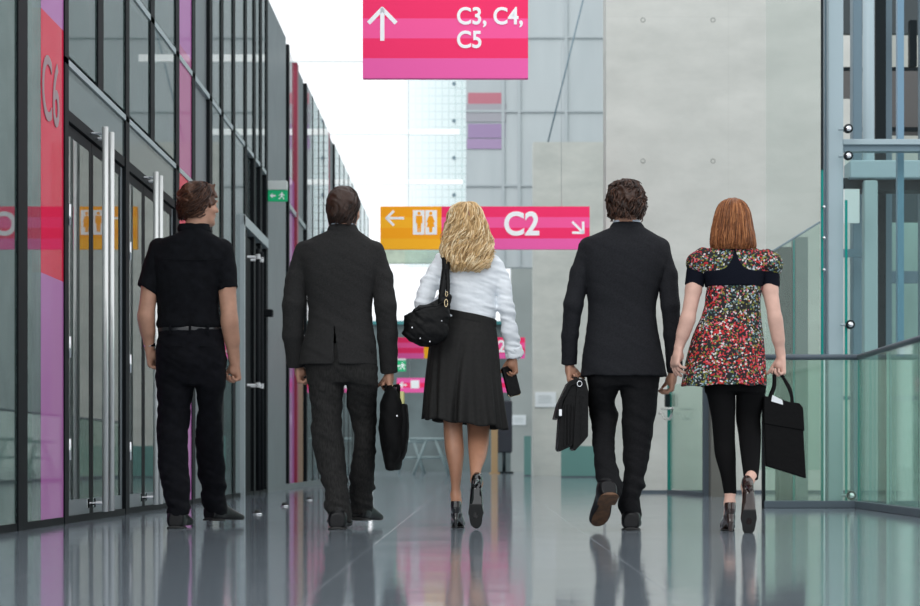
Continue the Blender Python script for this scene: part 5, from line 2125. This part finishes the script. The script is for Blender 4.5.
guard(((xg0, YG), (xg1, YG)), 'frontal glass balustrade with dark rail, behind the tote bag', posts=(.0,), joints=(.64,))
xe = 440 * 12.3 / FOC
guard(((xg1 + .0, YG - .045), (xe - .02, 10.6)), 'glass balustrade with dark rail, turning the corner towards the viewer beside the lift', joints=(.28, .56, .8))
guard(((2.62, 22.6), (2.62, 39.6)), 'long glass balustrade in the far gap behind the concrete, mirrored in the facade', joints=(.12, .24, .36, .48, .6, .72, .84))
slab('wall_right_added', 8.6, 8.9, 22.8, 66, 0, 15, mat('pale_side_wall', (.48, .57, .55), .7, noise=.15, nscale=1))  # unseen wall added to keep white sky out of the facade reflections
# lift shaft frame
X = lambda px, Y: at(px, 0, Y)[0]
lift = empty('lift_shaft', (X(836, 15.2), 15.2, 0), label='steel and glass lift shaft with pale blue column and crossbeam', cat='lift')
def lp(name, px0, px1, ya, yb, Y, m, dep=.1, bev=0., smooth=False):
    """member measured at distance Y: ya lower, yb upper image rows (None = floor / out of the top)"""
    xa_, xb_ = X(px0, Y), X(px1, Y)
    z0_ = 0 if ya is None else at(0, ya, Y)[1]
    z1_ = 5.2 if yb is None else at(0, yb, Y)[1]
    ox, oy = lift.location.x, lift.location.y
    o = MB().box(xa_ - ox, xb_ - ox, Y - oy, Y - oy + dep, z0_, z1_, bev).build(name, m, lift)
    return o


lp('corner_column', 828, 843.5, None, None, 15.2, STEEL_BL, .16, .008)
lp('column_flange', 824.5, 828.5, None, None, 15.28, STEEL_MD, .05)
lp('crossbeam', 843.5, 990, 144.5, 139, 15.2, STEEL_BL, .16, .003)
lp('crossbeam_web', 843.5, 990, 151, 144.3, 15.23, STEEL_MD, .1)
lp('glass_pane', 766, 821.5, None, None, 15.1, GL_LIFT, .012)
lp('pane_edge', 821, 823.4, None, 170, 15.1, TEAL_EDGE, .014)
lp('pane_edge', 821, 823.4, 170, None, 15.1, STEEL_DK, .014)
lp('glass_pane', 845, 990, None, 151, 15.15, GL_SHAFT, .012)
lp('pane_edge', 845, 847.5, None, 200, 15.12, TEAL_EDGE, .012)
lp('steel_post', 897.5, 904, 356, None, 15.45, STEEL_SKY, .06)
for px, py in ((848.5, 128.5), (848.5, 155.5), (850.5, 324.5), (851.5, 495.5)):
    x_, z_ = at(px, py, 15.08)
    ox, oy = lift.location.x, lift.location.y
    r_ = MB().lathe([(.034, .03), (.036, .0), (.030, -.006), (.026, .0)], (x_ - ox, 15.08 - oy, z_), 'y', 20).build('point_fixing', STEEL_DK, lift, True)
    MB().lathe([(.024, .01), (.024, -.006), (.016, -.014), (.004, -.016)], (x_ - ox, 15.08 - oy, z_), 'y', 18).build('fixing_cap', CHROME, r_, True)
    MB().tube([(x_ - ox - .07, 15.12 - oy, z_), (x_ - ox, 15.11 - oy, z_)], .010, 8).build('fixing_arm', STEEL_BL, r_, True)
for py in (207, 238, 270):
    x_, z_ = at(824, py, 15.07)
    MB().lathe([(.012, .02), (.012, -.012), (.007, -.02)], (x_ - ox, 15.07 - oy, z_), 'y', 12).build('bolt', CHROME, lift, True)
# inside the shaft
WARM = mat('brown_grey_panel', (.13, .125, .12), .6)
lp('inner_column', 853, 862.5, None, None, 17.5, STEEL_MD, .15, .01)
xa_, z_ = at(868.5, 171, 17.2)
MB().lathe([(.035, z_), (.05, z_ + .03), (.052, z_ + .05), (.052, 5.2)], (xa_ - ox, 17.2 - oy, 0), 'z', 20).build('hydraulic_tube', STEEL_BL, lift, True)
lp('guide_rail', 875.5, 886, None, None, 17.6, STEEL_DK, .1)
lp('inner_column', 886, 892, None, None, 17.9, STEEL_MD, .1)
lp('guide_rail', 910, 917, 66, 20, 17.7, STEEL_DK, .08)
lp('guide_rail', 920, 932, None, None, 17.4, STEEL_MD, .08)
lp('car_head', 843, 990, 33, None, 18.6, mat('dark_lift_car', (.045, .06, .065), .5), .1)
lp('shaft_bar', 843, 990, 71, 67, 18.4, STEEL_DK, .05)
lp('shaft_panel', 843, 851, 98, 71, 18.4, WARM, .04)
lp('shaft_panel', 892, 919, 135, 71, 18.4, WARM, .04)
lp('shaft_bar', 843, 990, 131, 127, 18.3, STEEL_DK, .05)
lp('car_sill', 850, 990, 178, 160, 17.0, STEEL_BL, .3, .01)
lp('car_sill_band', 843, 990, 190, 178, 17.1, STEEL_DK, .25)
lp('white_panel', 843.5, 859.5, 223, 189, 16.8, mat('white_lift_panel', (.74, .78, .76), .5), .02)
lp('inner_column', 864, 878, None, 180, 17.0, mat('pale_green_steel', (.36, .46, .47), .4), .1, .01)
lp('shaft_panel', 885, 990, 222, 178, 18.8, mat('dark_slate_panel', (.03, .055, .065), .4), .05)
lp('shaft_bar', 843, 863, 257, 249, 17.3, STEEL_MD, .05)
lp('shaft_bar', 878, 990, 283, 271, 18.0, STEEL_MD, .05)
lp('shaft_bar', 843, 990, 400, 396, 17.8, STEEL_MD, .05)
# green-grey wall behind the shaft
slab('wall_right_back', 4.05, 9.0, 22.5, 22.8, 0, 3.6, mat('green_grey_far_wall', (.26, .38, .35), .6, noise=.25, nscale=1.0, stretch=(2.5, 1, .6)))
slab('wall_right_back_upper', 4.05, 9.0, 22.5, 22.8, 3.6, 7.5, mat('pale_far_upper_wall', (.44, .46, .42), .7, noise=.1, nscale=1))
# stair side seen through the lift glass
st = empty('stair_guard', (X(795, 17), 17, 0), label='sloping stair guard of glass seen through the lift pane beside the floral dress', cat='railing')
ox2 = st.location.x
P = [(at(757, 261, 17)), (at(820, 222, 17)), (at(820, 470, 17)), (at(757, 470, 17))]
MB().prism([(p[0] - ox2, p[1]) for p in P], 0, .012).build('pane', glass('stair_glass', (.84, .92, .89), .2, base=.02, base_col=(.42, .50, .46)), st)
a_, b_ = P[0], P[1]
MB().tube([(a_[0] - ox2, -.004, a_[1]), (b_[0] - ox2, -.004, b_[1])], .009, 8).build('top_edge', STEEL_MD, st, True)
MB().box(X(793.2, 17) - ox2, X(794.6, 17) - ox2, -.004, .014, 0, at(0, 240, 17)[1]).build('joint', TEAL_EDGE, st)
for a, b, c, m_ in ((779, 792, 247, mat('olive_grey_column', (.085, .095, .085), .6)), (795.5, 808, 237, mat('mid_grey_column', (.20, .24, .23), .6)), (711, 725, 385, mat('umber_grey_column', (.13, .13, .115), .6))):
    o = slab('square_column', X(a, 19), X(b, 19), 19, 19.25, 0, at(0, c, 19)[1], m_, kind=None)
    tag(o, {779: 'olive-grey square column behind the stair guard, nearer the floral dress', 795.5: 'lighter grey square column behind the stair guard, nearer the steel post', 711: 'short umber-grey column behind the black leggings'}[a], 'column')
# open glass door
gd = empty('door_4', (2.16, 20.4, 0), kind='structure')
pa, pb = Vector((X(669.5, 21.0), 21.0, 0)), Vector((X(706, 19.2), 19.2, 0))
gd.location = pa
d = pb - pa
gd.rotation_euler = (0, 0, math.atan2(d.y, d.x))
Lh = d.length
MB().box(.02, Lh - .02, -.008, .008, .05, 1.16).build('pane', GL_GREEN, gd)
MB().box(-.02, .024, -.02, .02, .04, 1.19).build('pane_edge', TEAL_EDGE, gd)
MB().box(Lh - .03, Lh + .015, -.03, .03, 0, 1.5).build('post', RAIL_DK, gd)
MB().box(0, Lh, -.03, .03, 0, .04).build('base_rail', RAIL_DK, gd)
hd = MB()
xh, zh = at(673.5, 401, 20.9)
hd.box(.02, .10, -.06, -.01, .93, 1.07, .006)
hd.build('lock_box', STEEL_DK, gd)
hd = MB()
hd.tube([(-.06, -.10, .86), (.12, -.10, .86), (.24, -.10, .80), (.5, -.10, .79), (.62, -.10, .83), (.66, -.10, .90), (.10, -.10, .905)], .014, 10)
hd.build('pull_handle', BRUSHED, gd, True)
slab('baseboard_back', at(606, 0, 21.3)[0], 4.05, 21.26, 21.3, 0, .03, RAIL_DK)

# ------------------------------------------------ floor studs (door stops)
for px, py in ((257.5, 514.5), (284.5, 506.5), (309, 500.5)):
    Y = .36 * FOC / (py - 460)
    r = empty('door_stop', (at(px, 0, Y)[0], Y, 0), label='small domed steel door stop on the polished floor', cat='door stop', group='domed door stops along the floor')
    MB().lathe([(.032, 0), (.032, .006), (.026, .010)], (0, 0, 0), 'z', 20).build('base', CHROME, r, True)
    MB().lathe([(.022, .008), (.022, .022), (.014, .030), (.003, .032)], (0, 0, 0), 'z', 20).build('rubber_cap', SOLE, r, True)

# ================================================================== people in it
man_polo()
_, g2 = man_tweed()
_, g3 = woman_blonde()
_, g4 = man_suit()
_, g5 = woman_floral()
soft_bag(g2)
wallet(g3)
flap_case(g4)
tote(g5)
shoulder_bag()

# ================================================================== light and camera
sc = bpy.context.scene
w = bpy.data.worlds.new('overcast')
sc.world = w
w.use_nodes = True
nt = w.node_tree
bg = nt.nodes['Background']
bg.inputs[0].default_value = (.93, .965, 1.0, 1)
bg.inputs[1].default_value = 1.25


def area(name, loc, rot_, sx_, sy_, power, col):
    l = bpy.data.lights.new(name, 'AREA')
    l.shape = 'RECTANGLE'
    l.size, l.size_y = sx_, sy_
    l.energy = power
    l.color = col
    o = bpy.data.objects.new(name, l)
    COL.objects.link(o)
    o.location = loc
    o.rotation_euler = rot_
    return o


sun = bpy.data.lights.new('soft_sun', 'SUN')
sun.energy = 1.0
sun.angle = math.radians(35)
sun.color = (1, .98, .95)
so_ = bpy.data.objects.new('soft_sun', sun)
COL.objects.link(so_)
so_.rotation_euler = (math.radians(52), 0, math.radians(-25))

sc.view_settings.view_transform = 'Standard'
sc.view_settings.look = 'None'
sc.view_settings.exposure = 0
sc.cycles.max_bounces = 8
sc.cycles.transparent_max_bounces = 24
sc.cycles.glossy_bounces = 5
sc.cycles.use_denoising = True
cd = bpy.data.cameras.new('camera')
co = bpy.data.objects.new('camera', cd)
COL.objects.link(co)
co.location = (0, 0, EYE)
co.rotation_euler = (PI / 2, 0, 0)
cd.sensor_width = 36
cd.lens = FOC / 920 * 36
cd.shift_x = -20 / 920
cd.shift_y = 157 / 920
cd.clip_end = 500
cd.dof.use_dof = True
cd.dof.focus_distance = 10.3
cd.dof.aperture_fstop = 5.0
sc.camera = co
